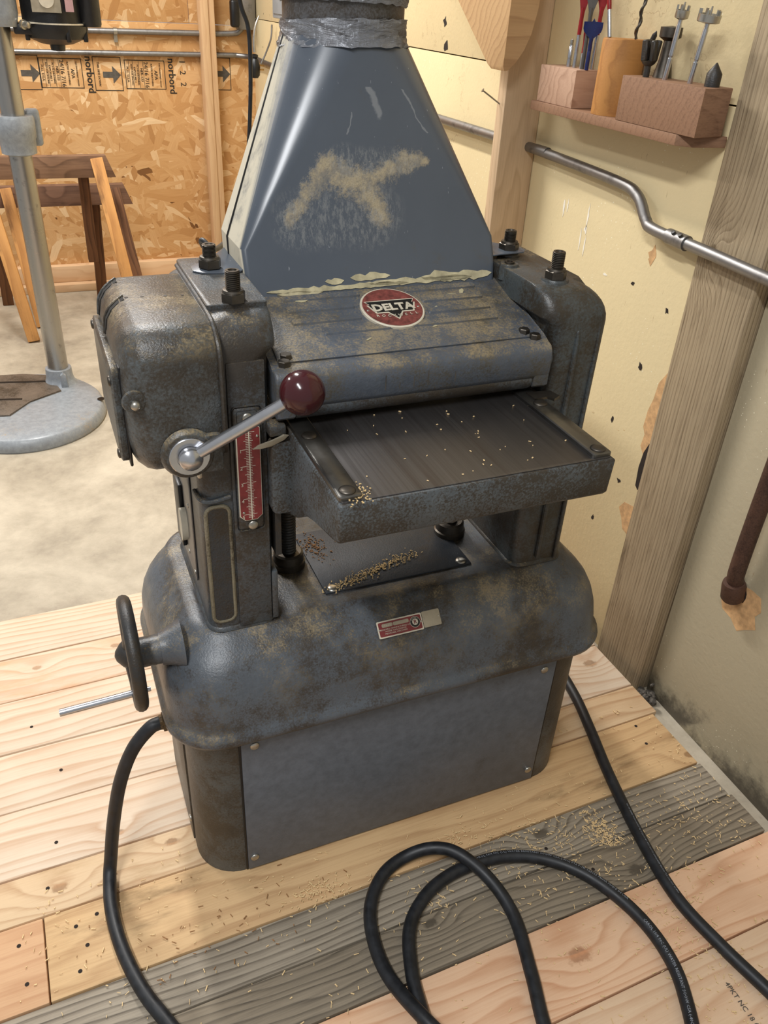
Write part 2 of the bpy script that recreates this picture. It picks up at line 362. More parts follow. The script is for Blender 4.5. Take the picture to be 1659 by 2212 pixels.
def osb_mat():
    s = N('oriented_strand_board'); raw = s.co()
    n = s.noise(raw, 3.0, 2, 0.5, col=True)
    warped = s.n('ShaderNodeVectorMath', operation='MULTIPLY_ADD'); s.set(warped.inputs[0], n); warped.inputs[1].default_value = (0.1, 0.0, 0.1); s.set(warped.inputs[2], raw)
    lay = []
    for i, (ang, sx, sz) in enumerate(((0.25, 9, 34), (-0.6, 10, 38), (1.15, 12, 36), (-1.3, 10, 40), (0.02, 7, 30))):
        mp = s.co(scale=(1, 1, 1), rot=(0, ang, 0), loc=(i*1.37, 0, i*0.61), src=warped.outputs[0]); mp2 = s.co(scale=(sx, 0.01, sz), src=mp)
        x = s.n('ShaderNodeTexVoronoi'); s.set(x.inputs['Vector'], mp2); x.inputs['Scale'].default_value = 1.0
        r, g, b = s.sep(x.outputs['Color'])
        fib = s.noise(s.co(scale=(14, 1, 190), src=mp), 1.0, 3, 0.6)
        lay.append((r, g, b, fib, x.outputs['Distance']))
    val = lay[0][0]; top = lay[0][1]; fib = lay[0][3]; dd = lay[0][4]
    for r, g, b, f, d in lay[1:]:
        c = s.math('GREATER_THAN', g, top)
        val = s.mix(c, val, r); fib = s.mix(c, fib, f); dd = s.mix(c, dd, d); top = s.math('MAXIMUM', top, g)
    col = s.ramp(val, [(0.0, lin((168, 124, 78))), (0.16, lin((190, 146, 96))), (0.5, lin((200, 158, 108))), (0.85, lin((212, 174, 126))), (1.0, lin((230, 202, 160)))])
    col = s.mix(s.math('MULTIPLY', s.math('SUBTRACT', fib, 0.35), 0.7, clamp=True), col, lin((152, 100, 50)))
    col = s.mix(s.step(val, 0.02, 0.0), col, lin((84, 50, 26)))
    col = s.mix(s.math('MULTIPLY', s.noise(raw, 2.2, 3), 0.35), col, lin((190, 136, 74)))
    s.bump(s.math('ADD', val, s.math('MULTIPLY', fib, 0.4)), 0.25, 0.003)
    return s.fin(col, 0.62, spec=0.3)
M_osb = osb_mat()

def cream_mat(name, base=(234, 214, 168), warm=(210, 178, 126), worn=0.4, grey=0.0):
    s = N(name); co = s.co()
    col = s.mix(s.noise(co, 2.2, 5), lin(base), lin(tuple(int(v*0.9) for v in base)))
    col = s.mix(s.math('MULTIPLY', s.step(s.noise(co, 3.1, 7, 0.7), 0.68-0.12*worn, 0.76), 0.35), col, lin(warm))
    # paint flecks, splatter and scuffs
    sp = s.vor(co, 95, 'Distance'); col = s.mix(s.math('MULTIPLY', s.math('LESS_THAN', sp, 0.11), s.step(s.noise(co, 5, 3), 0.52, 0.6)), col, lin((245, 238, 214)))
    n1 = s.noise(co, 26, 8, 0.8); col = s.mix(s.math('MULTIPLY', s.step(n1, 0.665, 0.70), 0.75), col, lin((112, 84, 54)))
    st = s.step(s.noise(s.co(scale=(1, 2.2, 0.35), rot=(0.3, 0, 0)), 60, 3, 0.6), 0.70, 0.73); col = s.mix(s.math('MULTIPLY', st, 0.4), col, lin((150, 120, 84)))
    cr = s.math('ABSOLUTE', s.math('SUBTRACT', s.noise(s.co(loc=(2, 5, 1)), 3.3, 6, 0.6), 0.5)); col = s.mix(s.math('MULTIPLY', s.math('MULTIPLY', s.step(cr, 0.004, 0.0015), s.step(s.noise(co, 2.0, 2), 0.5, 0.6)), 0.35), col, lin((140, 108, 72)))
    hole = s.math('LESS_THAN', s.vor(s.co(loc=(3, 1, 2)), 9, 'Distance'), 0.035); col = s.mix(s.math('MULTIPLY', hole, 0.85), col, lin((66, 46, 30)))
    if grey:   # black mould and floor splash along the foot of the sheet
        z = s.sep(posn(s))[2]; md = s.math('ADD', z, s.math('MULTIPLY', s.math('SUBTRACT', s.noise(co, 7, 7, 0.7), 0.5), 0.45))
        col = s.mix(s.math('MULTIPLY', s.step(md, 0.055, -0.06), 0.85), col, lin((52, 46, 40)))
    s.bump(s.math('ADD', s.noise(co, 90, 4), s.math('MULTIPLY', n1, 0.8)), 0.25, 0.003)
    return s.fin(col, 0.5, spec=0.35)
M_cream = cream_mat('cream_painted_plywood'); M_cream2 = cream_mat('dusty_beige_painted_panel', (192, 180, 152), (150, 122, 92), 0.8, 1.0)

def concrete_mat():
    s = N('concrete_slab'); co = s.co()
    f = s.noise(co, 2.4, 9, 0.68, 0.4); g = s.noise(co, 11, 8, 0.7)
    col = s.ramp(s.math('ADD', s.math('MULTIPLY', f, 0.65), s.math('MULTIPLY', g, 0.35)), [(0.32, lin((132, 122, 106))), (0.47, lin((170, 159, 140))), (0.58, lin((190, 179, 159))), (0.7, lin((204, 194, 174)))])
    col = s.mix(s.math('MULTIPLY', s.step(s.noise(co, 60, 6, 0.8), 0.62, 0.7), 0.3), col, lin((110, 98, 82)))
    s.bump(g, 0.2, 0.003); return s.fin(col, 0.6)
M_conc = concrete_mat()

def table_mat():
    s = N('machined_iron_table_top')
    st = s.noise(s.co(scale=(240, 2.0, 1)), 1.0, 4, 0.7); wide = s.noise(s.co(scale=(26, 1.0, 1)), 1.0, 3, 0.6)
    col = s.mix(st, lin((84, 80, 79)), lin((122, 120, 120)))
    col = s.mix(s.math('MULTIPLY', s.step(wide, 0.55, 0.7), 0.5), col, lin((78, 66, 60)))
    sc = s.step(s.noise(s.co(scale=(170, 1.6, 1), loc=(3, 0, 0)), 1.0, 3, 0.6), 0.69, 0.72)
    col = s.mix(s.math('MULTIPLY', sc, 0.25), col, lin((170, 170, 170)))
    s.bump(st, 0.10, 0.0006); return s.fin(col, s.math('ADD', 0.31, s.math('MULTIPLY', st, 0.14)), 0.9)
M_ttop = table_mat()
M_rail = steel('table_rail_steel', (118, 116, 112), 0.3, (200, 2, 1), 0.5, 8)

# ================================================================ SETTING
FZ = -0.04; YB = 3.668
floor = box('floor', (-3.2, -2.6, FZ-0.1), (2.2, YB+0.3, FZ), M_conc, bev=0, smooth=False); tag(floor, kind='structure')
wall_back = thing('wall_back', None, None, (0, YB, FZ))
wall_back['kind'] = 'structure'
for n_, (x0, x1, z0, z1) in enumerate(((-1.9, 0.393, 1.19, 2.8), (0.395, 0.712, 1.19, 2.8), (-1.9, -0.62, FZ, 1.188), (-0.618, 0.712, FZ, 1.188))):
    box('panel', (x0, YB, z0), (x1, YB+0.011, z1), M_osb, wall_back, bev=0.001)
M_pine_w = wood('pine_wall_stud', (206, 172, 132), (180, 138, 100), 2.0, rings=30, contrast=0.35, fibre=0.3)
bar('stud', (0.452, YB-0.053, FZ+0.124), (0.452, YB-0.053, 2.8), 0.036, 0.085, M_pine_w, wall_back, up=(0, 1, 0))
bar('stud', (0.486, YB-0.050, FZ+0.124), (0.486, YB-0.050, 2.8), 0.030, 0.070, M_pine_w, wall_back, up=(0, 1, 0))
M_sill = wood('pine_sill_plate', (212, 178, 140), (188, 144, 106), 5.0, rings=34, contrast=0.4, knots=((1.67, 0.0, 0.012),))
bar('sill_plate', (-1.9, YB-0.045, FZ+0.020), (0.70, YB-0.045, FZ+0.020), 0.09, 0.038, M_sill, wall_back)
bar('sill_plate', (-1.9, YB-0.022, FZ+0.081), (0.70, YB-0.022, FZ+0.081), 0.044, 0.082, M_sill, wall_back)

# right wall: painted plywood sheets, an old post, an inner studs
wr = thing('wall_right', None, None, (0.71, 0, FZ)); wr['kind'] = 'structure'
box('leak_backing', (0.7245, 0.17, FZ), (0.7305, YB, 2.8), flat('dark_wall_core', (60, 46, 34), 0.9), wr); box('leak_backing', (0.7455, -1.6, FZ), (0.752, 0.2, 2.8), flat('dark_leak_stop_b', (60, 46, 34), 0.9), wr)  # unseen dark boards added to stop light leaking through the sheet seams
box('panel', (0.71, 0.325, FZ+0.0), (0.724, YB, 1.222), M_cream, wr, bev=0.001, loc=(0.71, 0.3, 0))
box('panel', (0.71, 0.325, 1.225), (0.724, YB, 2.8), M_cream, wr, bev=0.001, loc=(0.71, 0.9, 1.2))
box('panel', (0.731, -1.6, FZ), (0.745, 0.16, 1.9), M_cream2, wr, bev=0.001, loc=(0.73, 0, 0))
box('panel', (0.731, -1.6, 1.903), (0.745, 0.16, 2.8), M_cream2, wr, bev=0.001, loc=(0.73, 0, 0))
M_post = wood('weathered_grey_post', (172, 154, 126), (98, 80, 58), 9.0, rings=120, contrast=0.4, fibre=1.3, wander=0.9, stain=(88, 72, 52), stain_amt=0.35, relief=0.8, zk=1.0, knots=((1.02, -0.045, 0.02),))
post = bar('post', (0.745, 0.245, FZ), (0.745, 0.245, 2.8), 0.162, 0.088, M_post, wr, up=(1, 0, 0), bev=0.004)
tag(post, 'weathered grey timber post')
M_stud = wood('dusty_fir_stud', (212, 184, 150), (166, 136, 104), 12.0, rings=34, contrast=0.4, fibre=0.5, wander=1.6)
bar('stud', (0.6585, 0.980, FZ), (0.6585, 0.980, 2.8), 0.038, 0.100, M_stud, wr, up=(1, 0, 0), bev=0.003)
# holes and torn paint of the wall
def ragged(n, r, seed, k=0.35, sx=1.0, sy=1.0):
    q = random.Random(seed); return [(sx*r*(1+q.uniform(-k, k))*math.cos(2*PI*i/n), sy*r*(1+q.uniform(-k, k))*math.sin(2*PI*i/n)) for i in range(n)]
XW = 0.7099
M_hole = flat('dark_wall_cavity', (40, 30, 24), 0.9); M_bare = flat('bare_wood_patch', (206, 164, 116), 0.75, var=0.15, scale=70); M_wpaint = flat('white_paint', (240, 234, 218), 0.5, var=0.03)
def decal(name, poly, y, z, mat, th=0.0006, x=XW, parent=wr): return prism(name, poly, x-th, x, lambda u, v, w_: (w_, y-u, z+v), mat, parent, smooth=False)
decal('chipped_hole', [(0.018, 0.075), (0.004, 0.066), (-0.006, 0.04), (-0.010, 0.0), (-0.006, -0.045), (0.004, -0.052), (0.018, -0.03)], 0.338, 0.485, M_hole)
decal('bare_patch', [(0.024, 0.12), (0.012, 0.10), (-0.006, 0.07), (-0.010, 0.03), (-0.018, 0.0), (-0.020, -0.04), (-0.010, -0.055), (-0.014, -0.085), (0.0, -0.10), (0.024, -0.09)], 0.345, 0.62, M_bare, 0.0003)
decal('bare_patch', [(0.020, 0.03), (-0.02, 0.022), (-0.034, 0.0), (-0.018, -0.02), (-0.006, -0.045), (0.020, -0.05)], 0.345, 0.36, M_bare, 0.0003)
for i, (y, z, r, sx, sy) in enumerate(((0.80, 0.955, 0.004, 0.7, 4.5), (0.785, 0.96, 0.003, 0.7, 4), (0.70, 0.955, 0.004, 0.6, 6), (0.70, 0.925, 0.006, 0.8, 1.5), (0.715, 0.90, 0.004, 0.6, 5), (0.695, 0.885, 0.003, 0.6, 7), (0.60, 0.85, 0.003, 2.4, 0.8))):
    decal('paint_splash', ragged(10, r, i, 0.5, sx, sy), y, z, M_wpaint)
for i, (y, z, r) in enumerate(((1.52, 1.30, 0.010), (1.50, 1.24, 0.012), (1.16, 1.25, 0.006), (1.12, 1.16, 0.004), (0.50, 0.86, 0.005), (0.38, 0.84, 0.006), (0.42, 0.70, 0.006), (0.47, 0.55, 0.006), (0.40, 0.42, 0.006), (0.46, 0.28, 0.006), (0.46, 0.93, 0.012))):
    decal('chip', ragged(9, r, 40+i, 0.6, 1, 1.2), y, z, M_hole if i != 10 else M_bare)
# a crumbling hole where the rusty pipe comes out
decal('bare_patch', ragged(14, 0.055, 91, 0.25, 0.9, 0.9), -0.005, 0.352, M_bare, 0.0004, 0.7309)
decal('chipped_hole', ragged(12, 0.020, 92, 0.3, 1, 1), 0.008, 0.372, M_hole, 0.0010, 0.7309)

# ---- things on the OSB wall
def conduit(name, pts, r, label, mat, straps=(), group=None, n=8):
    t = thing(name, label, 'conduit', pts[0], group); tube('pipe', pts, r, mat, t, n=n)
    for (p, d) in straps:
        lathe('strap', [(r*1.3, -0.008), (r*1.3, 0.008)], p, d, M_screw, t, 16)
        box('strap_tab', (p[0]-0.008, p[1]-0.002+r*0.5, p[2]-0.045), (p[0]+0.008, p[1]+r, p[2]), M_screw, t)
    return t
M_emt = steel('galvanised_conduit', (150, 148, 146), 0.42, grime=0.35, seed=11)
conduit('conduit_pipe', [(-1.9, YB-0.02, 1.128), (-0.5, YB-0.02, 1.142), (0.30, YB-0.02, 1.150), (0.58, YB-0.02, 1.155), (0.635, YB-0.025, 1.170), (0.655, YB-0.03, 1.21), (0.66, YB-0.03, 1.25)], 0.0125, 'upper galvanised conduit along the strand board wall', M_emt, (((0.043, YB-0.02, 1.147), (1, 0, 0)),))
conduit('conduit_pipe', [(-1.9, YB-0.02, 1.04), (-0.5, YB-0.02, 1.052), (0.50, YB-0.02, 1.062), (0.62, YB-0.02, 1.062), (0.68, YB-0.10, 1.058), (0.69, YB-0.4, 1.05), (0.69, 2.6, 1.052), (0.69, 1.0, 1.060), (0.69, 0.93, 1.060), (0.69, 0.60, 1.050), (0.69, 0.52, 1.035), (0.685, 0.475, 1.000), (0.682, 0.44, 0.988), (0.682, 0.30, 0.985), (0.682, 0.05, 0.978), (0.682, -0.4, 0.97)], 0.0115, 'lower galvanised conduit that turns the corner and bends along the cream wall', M_emt)
cc = [o for o in bpy.data.objects if o.name.startswith('conduit_pipe') and o.type == 'EMPTY'][-1]
lathe('coupling', [(0.0145, 0), (0.0145, 0.055)], (0.682, 0.395, 0.987), (0, -1, -0.02), M_emt, cc, 20)
for yy in (0.372, 0.352): lathe('set_screw', [(0.0045, 0), (0.004, 0.004), (0.001, 0.0045)], (0.673, yy, 0.998), (-0.7, 0, 0.7), M_dark, cc, 10)

# inked mill stamps printed on the boards: same marks, read sideways
YS = YB-0.0012; Uv = (0, 0, -1); Vv = (1, 0, 0)
def stampbox(x0, x1, z0, z1, lw=0.003, name='stamp_frame'):
    bm = bmesh.new()
    for a in ((x0, z0, x1, z0+lw), (x0, z1-lw, x1, z1), (x0, z0, x0+lw, z1), (x1-lw, z0, x1, z1)): B_box(bm, (a[0], YS, a[1]), (a[2], YS+0.0008, a[3]))
    return bmo(name, bm, M_ink, wall_back, smooth=False)
def arrow(x, z, s_=0.075):
    poly = [(-s_*0.6, 0.13*s_*1.3), (-s_*0.6, -0.13*s_*1.3), (0, -0.13*s_*1.3), (0, -0.5*s_), (0.5*s_, 0), (0, 0.5*s_), (0, 0.13*s_*1.3)]
    prism('printed_arrow', [(x+u, z+v) for u, v in poly], YS, YS+0.0008, lambda u, v, w_: (u, w_, v), M_ink2, wall_back, smooth=False)
M_ink2 = flat('faded_grey_ink', (86, 80, 72), 0.8, var=0.2, scale=60)
def stamp(x0):
    stampbox(x0, x0+0.19, 0.905, 1.03)
    zc = 0.967
    for i, (dx, body, sz) in enumerate(((0.012, 'M.I.L. U.S.A.', 0.014), (0.032, 'SIZED FOR SPACING', 0.010), (0.046, 'EXPOSURE 1', 0.012), (0.060, 'PS 2-92 SHEATHING', 0.010), (0.078, 'NER-133', 0.016), (0.100, '24/16 7/16', 0.026), (0.126, 'RATED SHEATHING', 0.011), (0.145, 'APA', 0.022), (0.165, 'THE ENGINEERED WOOD', 0.009))):
        text('printed_text', body, sz, M_ink, wall_back, (x0+dx, YS, zc), Uv, Vv, 0.0004)
        if i in (0, 1, 3, 4): box('printed_line', (x0+dx+sz*0.55, YS, 0.91), (x0+dx+sz*0.55+0.0015, YS+0.0006, 1.025), M_ink, wall_back, smooth=False)
    text('printed_text', 'norbord', 0.046, M_ink, wall_back, (x0+0.222, YS, zc-0.004), Uv, Vv, 0.0004, bold=0.0008)
stamp(-0.315); stamp(-0.315+0.385)
for ax in (-0.352, 0.012, 0.545): arrow(ax, 0.965 if ax < 0.3 else 0.978)
stampbox(-0.45, -0.315, 0.896, 1.04); stampbox(-0.075, 0.055, 0.896, 1.04); stampbox(0.50, 0.585, 0.905, 1.05)
text('printed_text', 'THIS SIDE DOWN', 0.013, M_ink, wall_back, (-0.052, YS, 0.967), Uv, Vv, 0.0004)
text('printed_text', 'I 2 2', 0.040, M_ink, wall_back, (0.345, YS, 0.975), Uv, Vv, 0.0004, spacing=1.5)

# electric boxes, plugs and cords in the far corner
t = thing('junction_box', 'small grey steel outlet box in the far wall corner', 'electric box', (0.66, YB-0.06, 1.18))
box('body', (0.62, YB-0.07, 1.175), (0.705, YB-0.005, 1.32), M_emt, t, bev=0.004)
for zz in (1.205, 1.245): lathe('knockout', [(0.011, 0), (0.011, 0.002)], (0.665, YB-0.07, zz), (0, -1, 0), M_emt, t, 16)
t = thing('breaker_panel', 'pale grey electric panel high on the wall behind the dust hood', 'electric panel', (0.66, 2.9, 1.22))
M_gpaint = flat('pale_grey_enamel', (150, 158, 164), 0.4, var=0.04)
box('cabinet', (0.655, 2.78, 1.245), (0.709, 3.12, 1.75), M_gpaint, t, bev=0.005); box('cover', (0.650, 2.80, 1.262), (0.656, 3.10, 1.73), M_gpaint, t, bev=0.002)
t = thing('wall_plug', 'black plug with a bulky body pushed into the corner outlet box', 'plug', (0.60, YB-0.10, 1.20))
box('body', (0.575, YB-0.12, 1.185), (0.615, YB-0.07, 1.30), M_black, t, bev=0.012, seg=3); tube('lead', [(0.595, YB-0.095, 1.29), (0.595, YB-0.09, 1.34), (0.60, YB-0.08, 1.45)], 0.008, M_rubber, t)
t = thing('hanging_plug', 'loose black plug with brass prongs on a short metal-sheathed lead', 'plug', (0.66, 3.1, 1.07))
PX, PY = 0.616, 3.30
lathe('body', [(0.013, 0), (0.022, 0.012), (0.024, 0.045), (0.018, 0.075), (0.012, 0.082), (0.016, 0.085), (0.016, 0.095), (0.009, 0.098)], (PX, PY, 0.995), (0, 0, 1), M_black, t, 18)
for dz in (0.015, 0.032): box('prong', (PX+0.018, PY-0.006, 1.012+dz), (PX+0.042, PY-0.004, 1.018+dz), flat('brass%d' % int(dz*1000), (190, 150, 90), 0.3, 0.8), t)
tube('sheathed_lead', [(PX, PY, 1.10), (PX, PY, 1.15), (PX+0.008, PY, 1.20), (PX+0.026, PY, 1.245)], lambda q: 0.0085*(1-0.6*q**4), M_screw, t)
tag(tube('dangling_wire', [(0.688, 3.25, 1.215), (0.682, 3.25, 1.16), (0.662, 3.27, 1.10), (0.64, 3.28, 1.055)], 0.004, M_emt), 'thin grey wire crossing behind the hanging plug', 'wire')
tag(tube('machine_lead', [(0.03, 1.2, 1.45), (0.041, 1.2, 1.331), (0.058, 1.2, 1.278), (0.060, 1.2, 1.195), (0.054, 1.2, 1.088), (0.042, 1.2, 0.974), (0.0, 1.08, 0.925), (-0.062, 0.88, 0.930), (-0.150, 0.58, 0.975), (-0.195, 0.46, 0.992), (-0.222, 0.405, 1.006), (-0.232, 0.395, 1.020), (-0.232, 0.385, 1.026), (-0.226, 0.372, 1.020), (-0.222, 0.362, 1.006)], lambda q: 0.0052-0.0012*q, M_rubber, n=8),
    'long black lead before the wall corner, its end curled behind the gearcase', 'cord')

# ================================================================ PLATFORM
plat = thing('wooden_platform', 'low plank platform under the planer, fresh pale boards with grey ones in front', 'platform', (0, 0, FZ))
SL = math.tan(0.020); ca = math.cos(0.020)
def plank(y0, y1, x0, x1, mat, dz=0.0, idx=0):
    yc = (y0+y1)/2 + SL*x0; L = (x1-x0)/ca
    return bar('plank', (x0, yc, FZ/2+dz), (x0+L*ca, yc+SL*L*ca, FZ/2+dz), (y1-y0)-0.003, -FZ-0.001, mat, plat, bev=0.0022)
XL = -1.75
def pale(seed, knots=(), **k):
    return wood('fresh_fir_%d' % seed, (222, 202, 178), (190, 150, 116), seed*1.7, rings=k.pop('rings', 40), contrast=0.62, knots=knots, **k)
YE = [0.888, 0.737, 0.593, 0.440, 0.289, 0.140, 0.048, -0.104, -0.192, -0.288, -0.430, -0.575, -0.72]
mats = [pale(1, rings=52), pale(2, ((1.12, 0.02, 0.012), (1.30, 0.035, 0.014)), rings=34, stain=(222, 170, 130), stain_amt=0.6), pale(3, rings=48), pale(4, ((2.40, 0.02, 0.013),), rings=36),
        pale(5, ((1.24, -0.045, 0.012), (2.37, 0.022, 0.02)), rings=42), None,
        None, None, None, None, None, None]
mats[5] = wood('old_fir_edge', (212, 184, 148), (166, 124, 86), 3.3, rings=36, contrast=0.55, knots=((1.13, 0.0, 0.016), (1.33, 0.02, 0.014)), stain=(168, 134, 92), stain_amt=0.4)
orange = wood('aged_orange_fir', (206, 172, 128), (156, 116, 78), 8.1, rings=26, contrast=0.45, knots=((1.79, -0.035, 0.020), (1.31, -0.05, 0.016)), stain=(112, 88, 58), stain_amt=0.45, fibre=0.6)
orange2 = wood('aged_orange_fir_end', (206, 166, 128), (172, 122, 86), 9.6, rings=30, contrast=0.4, fibre=0.6)
grey1 = wood('weathered_grey_fir', (158, 147, 130), (84, 75, 64), 10.3, rings=70, contrast=0.75, knots=((2.0, 0.02, 0.018),), fibre=0.8, relief=0.5)
grey2 = wood('weathered_dark_fir', (142, 130, 112), (82, 74, 64), 14.9, rings=58, contrast=0.75, knots=((2.13, -0.02, 0.02), (1.72, 0.03, 0.014)), fibre=0.8, relief=0.5, wander=1.8)
pink1 = wood('pinkish_fir', (230, 192, 158), (194, 138, 100), 6.6, rings=30, contrast=0.6, knots=((1.935, 0.005, 0.026),), wander=1.5)
pink2 = wood('pale_pink_fir', (228, 198, 166), (196, 148, 112), 7.9, rings=36, contrast=0.5)
mats[7] = grey1; mats[8] = grey2; mats[9] = pink1; mats[10] = pink2; mats[11] = pink1
XR = [0.672, 0.672, 0.672, 0.672, 0.672, 0.674, 0.663, 0.669, 0.676, 0.690, 0.690, 0.690]
for i in range(12):
    y1, y0 = YE[i], YE[i+1]
    if i == 6:
        plank(y0, y1, XL, -0.650, orange2); plank(y0, y1, -0.648, XR[6], orange)
    else: plank(y0, y1, XL, XR[i], mats[i], rnd.uniform(-0.0008, 0.0008))
# nail heads and dark nail holes
bm = bmesh.new()
for (x, y) in ((-0.60, 0.01), (-0.585, -0.03), (-0.60, -0.07), (-0.565, 0.02), (-0.69, 0.01), (-0.68, -0.06), (0.60, 0.03), (0.59, -0.02), (-0.62, 0.19), (-0.60, 0.36), (-0.65, 0.50), (0.24, -0.16), (0.3, -0.23), (-0.64, 0.10)):
    B_lathe(bm, [(0.0001, 0), (0.0035, 0.0006), (0.0001, 0.0012)], (x, y+SL*x, -0.0006), (0, 0, 1), 10)
tag(bmo('nail_holes', bm, M_hole, plat), kind='stuff')
text('lumber_stamp', '4PKT NC 18 (0)', 0.012, M_ink2, plat, (0.389, -0.519, 0.0006), (-0.02, -1, 0), (1, -0.02, 0), 0.0003, spacing=1.0)

# ================================================================ PLANER
pl = thing('thickness_planer', 'large old grey cast iron thickness planer on a closed base cabinet', 'planer', (0, 0.2, 0))
HW = 0.378
cab = loft('cabinet', [(-HW, HW, 0.001, 0.355, 0.075, 0.0), (-HW, HW, 0.001, 0.355, 0.075, 0.37)], M_cab, pl, n=10)
fp = box('front_panel', (-0.300, -0.0035, 0.004), (0.297, 0.0035, 0.366), M_panel, pl, bev=0.0012)
for x, z in ((-0.278, 0.325), (-0.288, 0.035), (0.272, 0.318), (0.284, 0.035)): dome_screw('screw', (x, -0.0035, z), (0, -1, 0), 0.0078, M_screw, fp)
box('panel_seam', (-0.3035, -0.001, 0.002), (-0.3005, 0.003, 0.368), M_black, pl); box('panel_seam', (0.2975, -0.001, 0.002), (0.3005, 0.003, 0.368), M_black, pl)
sp_ = box('side_panel', (-HW-0.003, 0.09, 0.01), (-HW+0.003, 0.285, 0.36), M_cab, pl, bev=0.001)
for z in (0.06, 0.28): dome_screw('screw', (-HW-0.003, 0.10, z), (-1, 0, 0), 0.007, M_screw, sp_)
# flared base cover: lip, shoulders, flat top
def capsec(e, f, r, z): # e side half-width, f front y
    return (-e, e, f, 0.40-(f+0.02)*0.8, r, z)
cs = [capsec(0.401, -0.018, 0.088, 0.352), capsec(0.4070, -0.0235, 0.09, 0.356), capsec(0.4080, -0.0255, 0.09, 0.364), capsec(0.4070, -0.0235, 0.09, 0.371), capsec(0.4015, -0.0175, 0.088, 0.3765),
      capsec(0.400, -0.014, 0.088, 0.383), capsec(0.4005, -0.010, 0.088, 0.400), capsec(0.399, -0.004, 0.088, 0.425), capsec(0.394, 0.004, 0.088, 0.448), capsec(0.385, 0.014, 0.086, 0.468), capsec(0.373, 0.027, 0.082, 0.484),
      capsec(0.361, 0.041, 0.076, 0.495), capsec(0.354, 0.052, 0.07, 0.502), capsec(0.350, 0.060, 0.066, 0.508), capsec(0.346, 0.066, 0.062, 0.512), capsec(0.341, 0.073, 0.058, 0.5145), capsec(0.333, 0.080, 0.052, 0.515)]
cs = [(a, b, c, 0.40-max(0, (c+0.02))*0.25, r, z) for a, b, c, d, r, z in cs]
cap = loft('base_cover', cs, M_cap, pl, n=10, ang=60)
box('chip_plate', (-0.122, 0.103, 0.5152), (0.150, 0.285, 0.5185), paint('dark_blue_oily_plate', (36, 42, 50), 0.3, 6.0, 0.5), pl, bev=0.001)
for x, y in ((-0.108, 0.112), (0.134, 0.114)): dome_screw('plate_screw', (x, y, 0.5185), (0, 0, 1), 0.0095, M_screw, pl)
# front nameplate
nm = Vector((0, -0.72, 0.69)).normalized(); vv = Vector((0, 0.69, 0.72)).normalized()
npc = Vector((0.0, 0.0235, 0.4845))
def onplate(x, v, h=0.0): return npc + Vector((x, 0, 0)) + vv*v + nm*h
def nplate(name, x0, x1, v0, v1, h0, h1, mat, parent, r=0.002):
    bm = bmesh.new(); secs = [(x0, x1, v0, v1, r, h0), (x0, x1, v0, v1, r, h1)]
    B_loft(bm, secs, 3, lambda x, v, h: tuple(onplate(x, v, h))); return bmo(name, bm, mat, parent)
NX0, NX1, NXE = -0.060, 0.020, 0.053
npo = nplate('nameplate', NX0, NX1, -0.014, 0.014, 0.0, 0.0016, M_cream_print, pl)
nplate('red_field', NX0+0.0022, NX1-0.0022, -0.0118, 0.0118, 0.0016, 0.0019, M_red, npo)
np2 = nplate('blank_plate', NX1+0.001, NXE, -0.0125, 0.0145, 0.0, 0.0014, M_alu, pl)
nplate('serial_box', NX0+0.008, NX0+0.027, 0.003, 0.009, 0.0019, 0.0021, M_alu, npo); nplate('serial_box', NX0+0.028, NX0+0.056, 0.003, 0.009, 0.0019, 0.0021, M_alu, npo)
for i, b in enumerate(('ROCKWELL MANUFACTURING CO.', 'POWER TOOL DIVISION', 'MILWAUKEE, WISCONSIN')):
    text('nameplate_text', b, 0.0034, M_cream_print, npo, onplate(NX0+0.031, -0.0005-i*0.0036, 0.0021), (1, 0, 0), vv, 0.0001)
text('nameplate_text', '11-21', 0.005, M_cream_print, npo, onplate(NX0+0.018, 0.006, 0.0023), (1, 0, 0), vv, 0.0001)
for r0, m_, h in ((0.0092, M_cream_print, 0.0021), (0.0086, M_black, 0.0023), (0.0052, M_cream_print, 0.0025)):
    lathe('emblem_ring', [(r0, 0), (r0, 0.0003)], onplate(NX1-0.0135, 0.001, h), nm, m_, npo, 24)
text('emblem_letter', 'R', 0.009, M_red, npo, onplate(NX1-0.0135, 0.001, 0.0030), (1, 0, 0), vv, 0.0001, bold=0.0002)
for k, ch in enumerate('ROCKWELL'):
    a = R(150-k*17); cx = NX1-0.0135+0.0069*math.cos(a); cv = 0.001+0.0069*math.sin(a); u_ = Vector((math.sin(a), 0, 0))-vv*math.cos(a)
    text('emblem_letter', ch, 0.0024, M_cream_print, npo, onplate(cx, cv, 0.0028), u_, Vector((math.cos(a), 0, 0))+vv*math.sin(a), 0.0001)
for x in (NX0+0.0025, NX1-0.0025): dome_screw('rivet', onplate(x, 0, 0.0019), nm, 0.0016, M_screw, npo)
for x in (NX1+0.004, NXE-0.003): dome_screw('rivet', onplate(x, 0.002, 0.0014), nm, 0.0014, M_screw, np2)

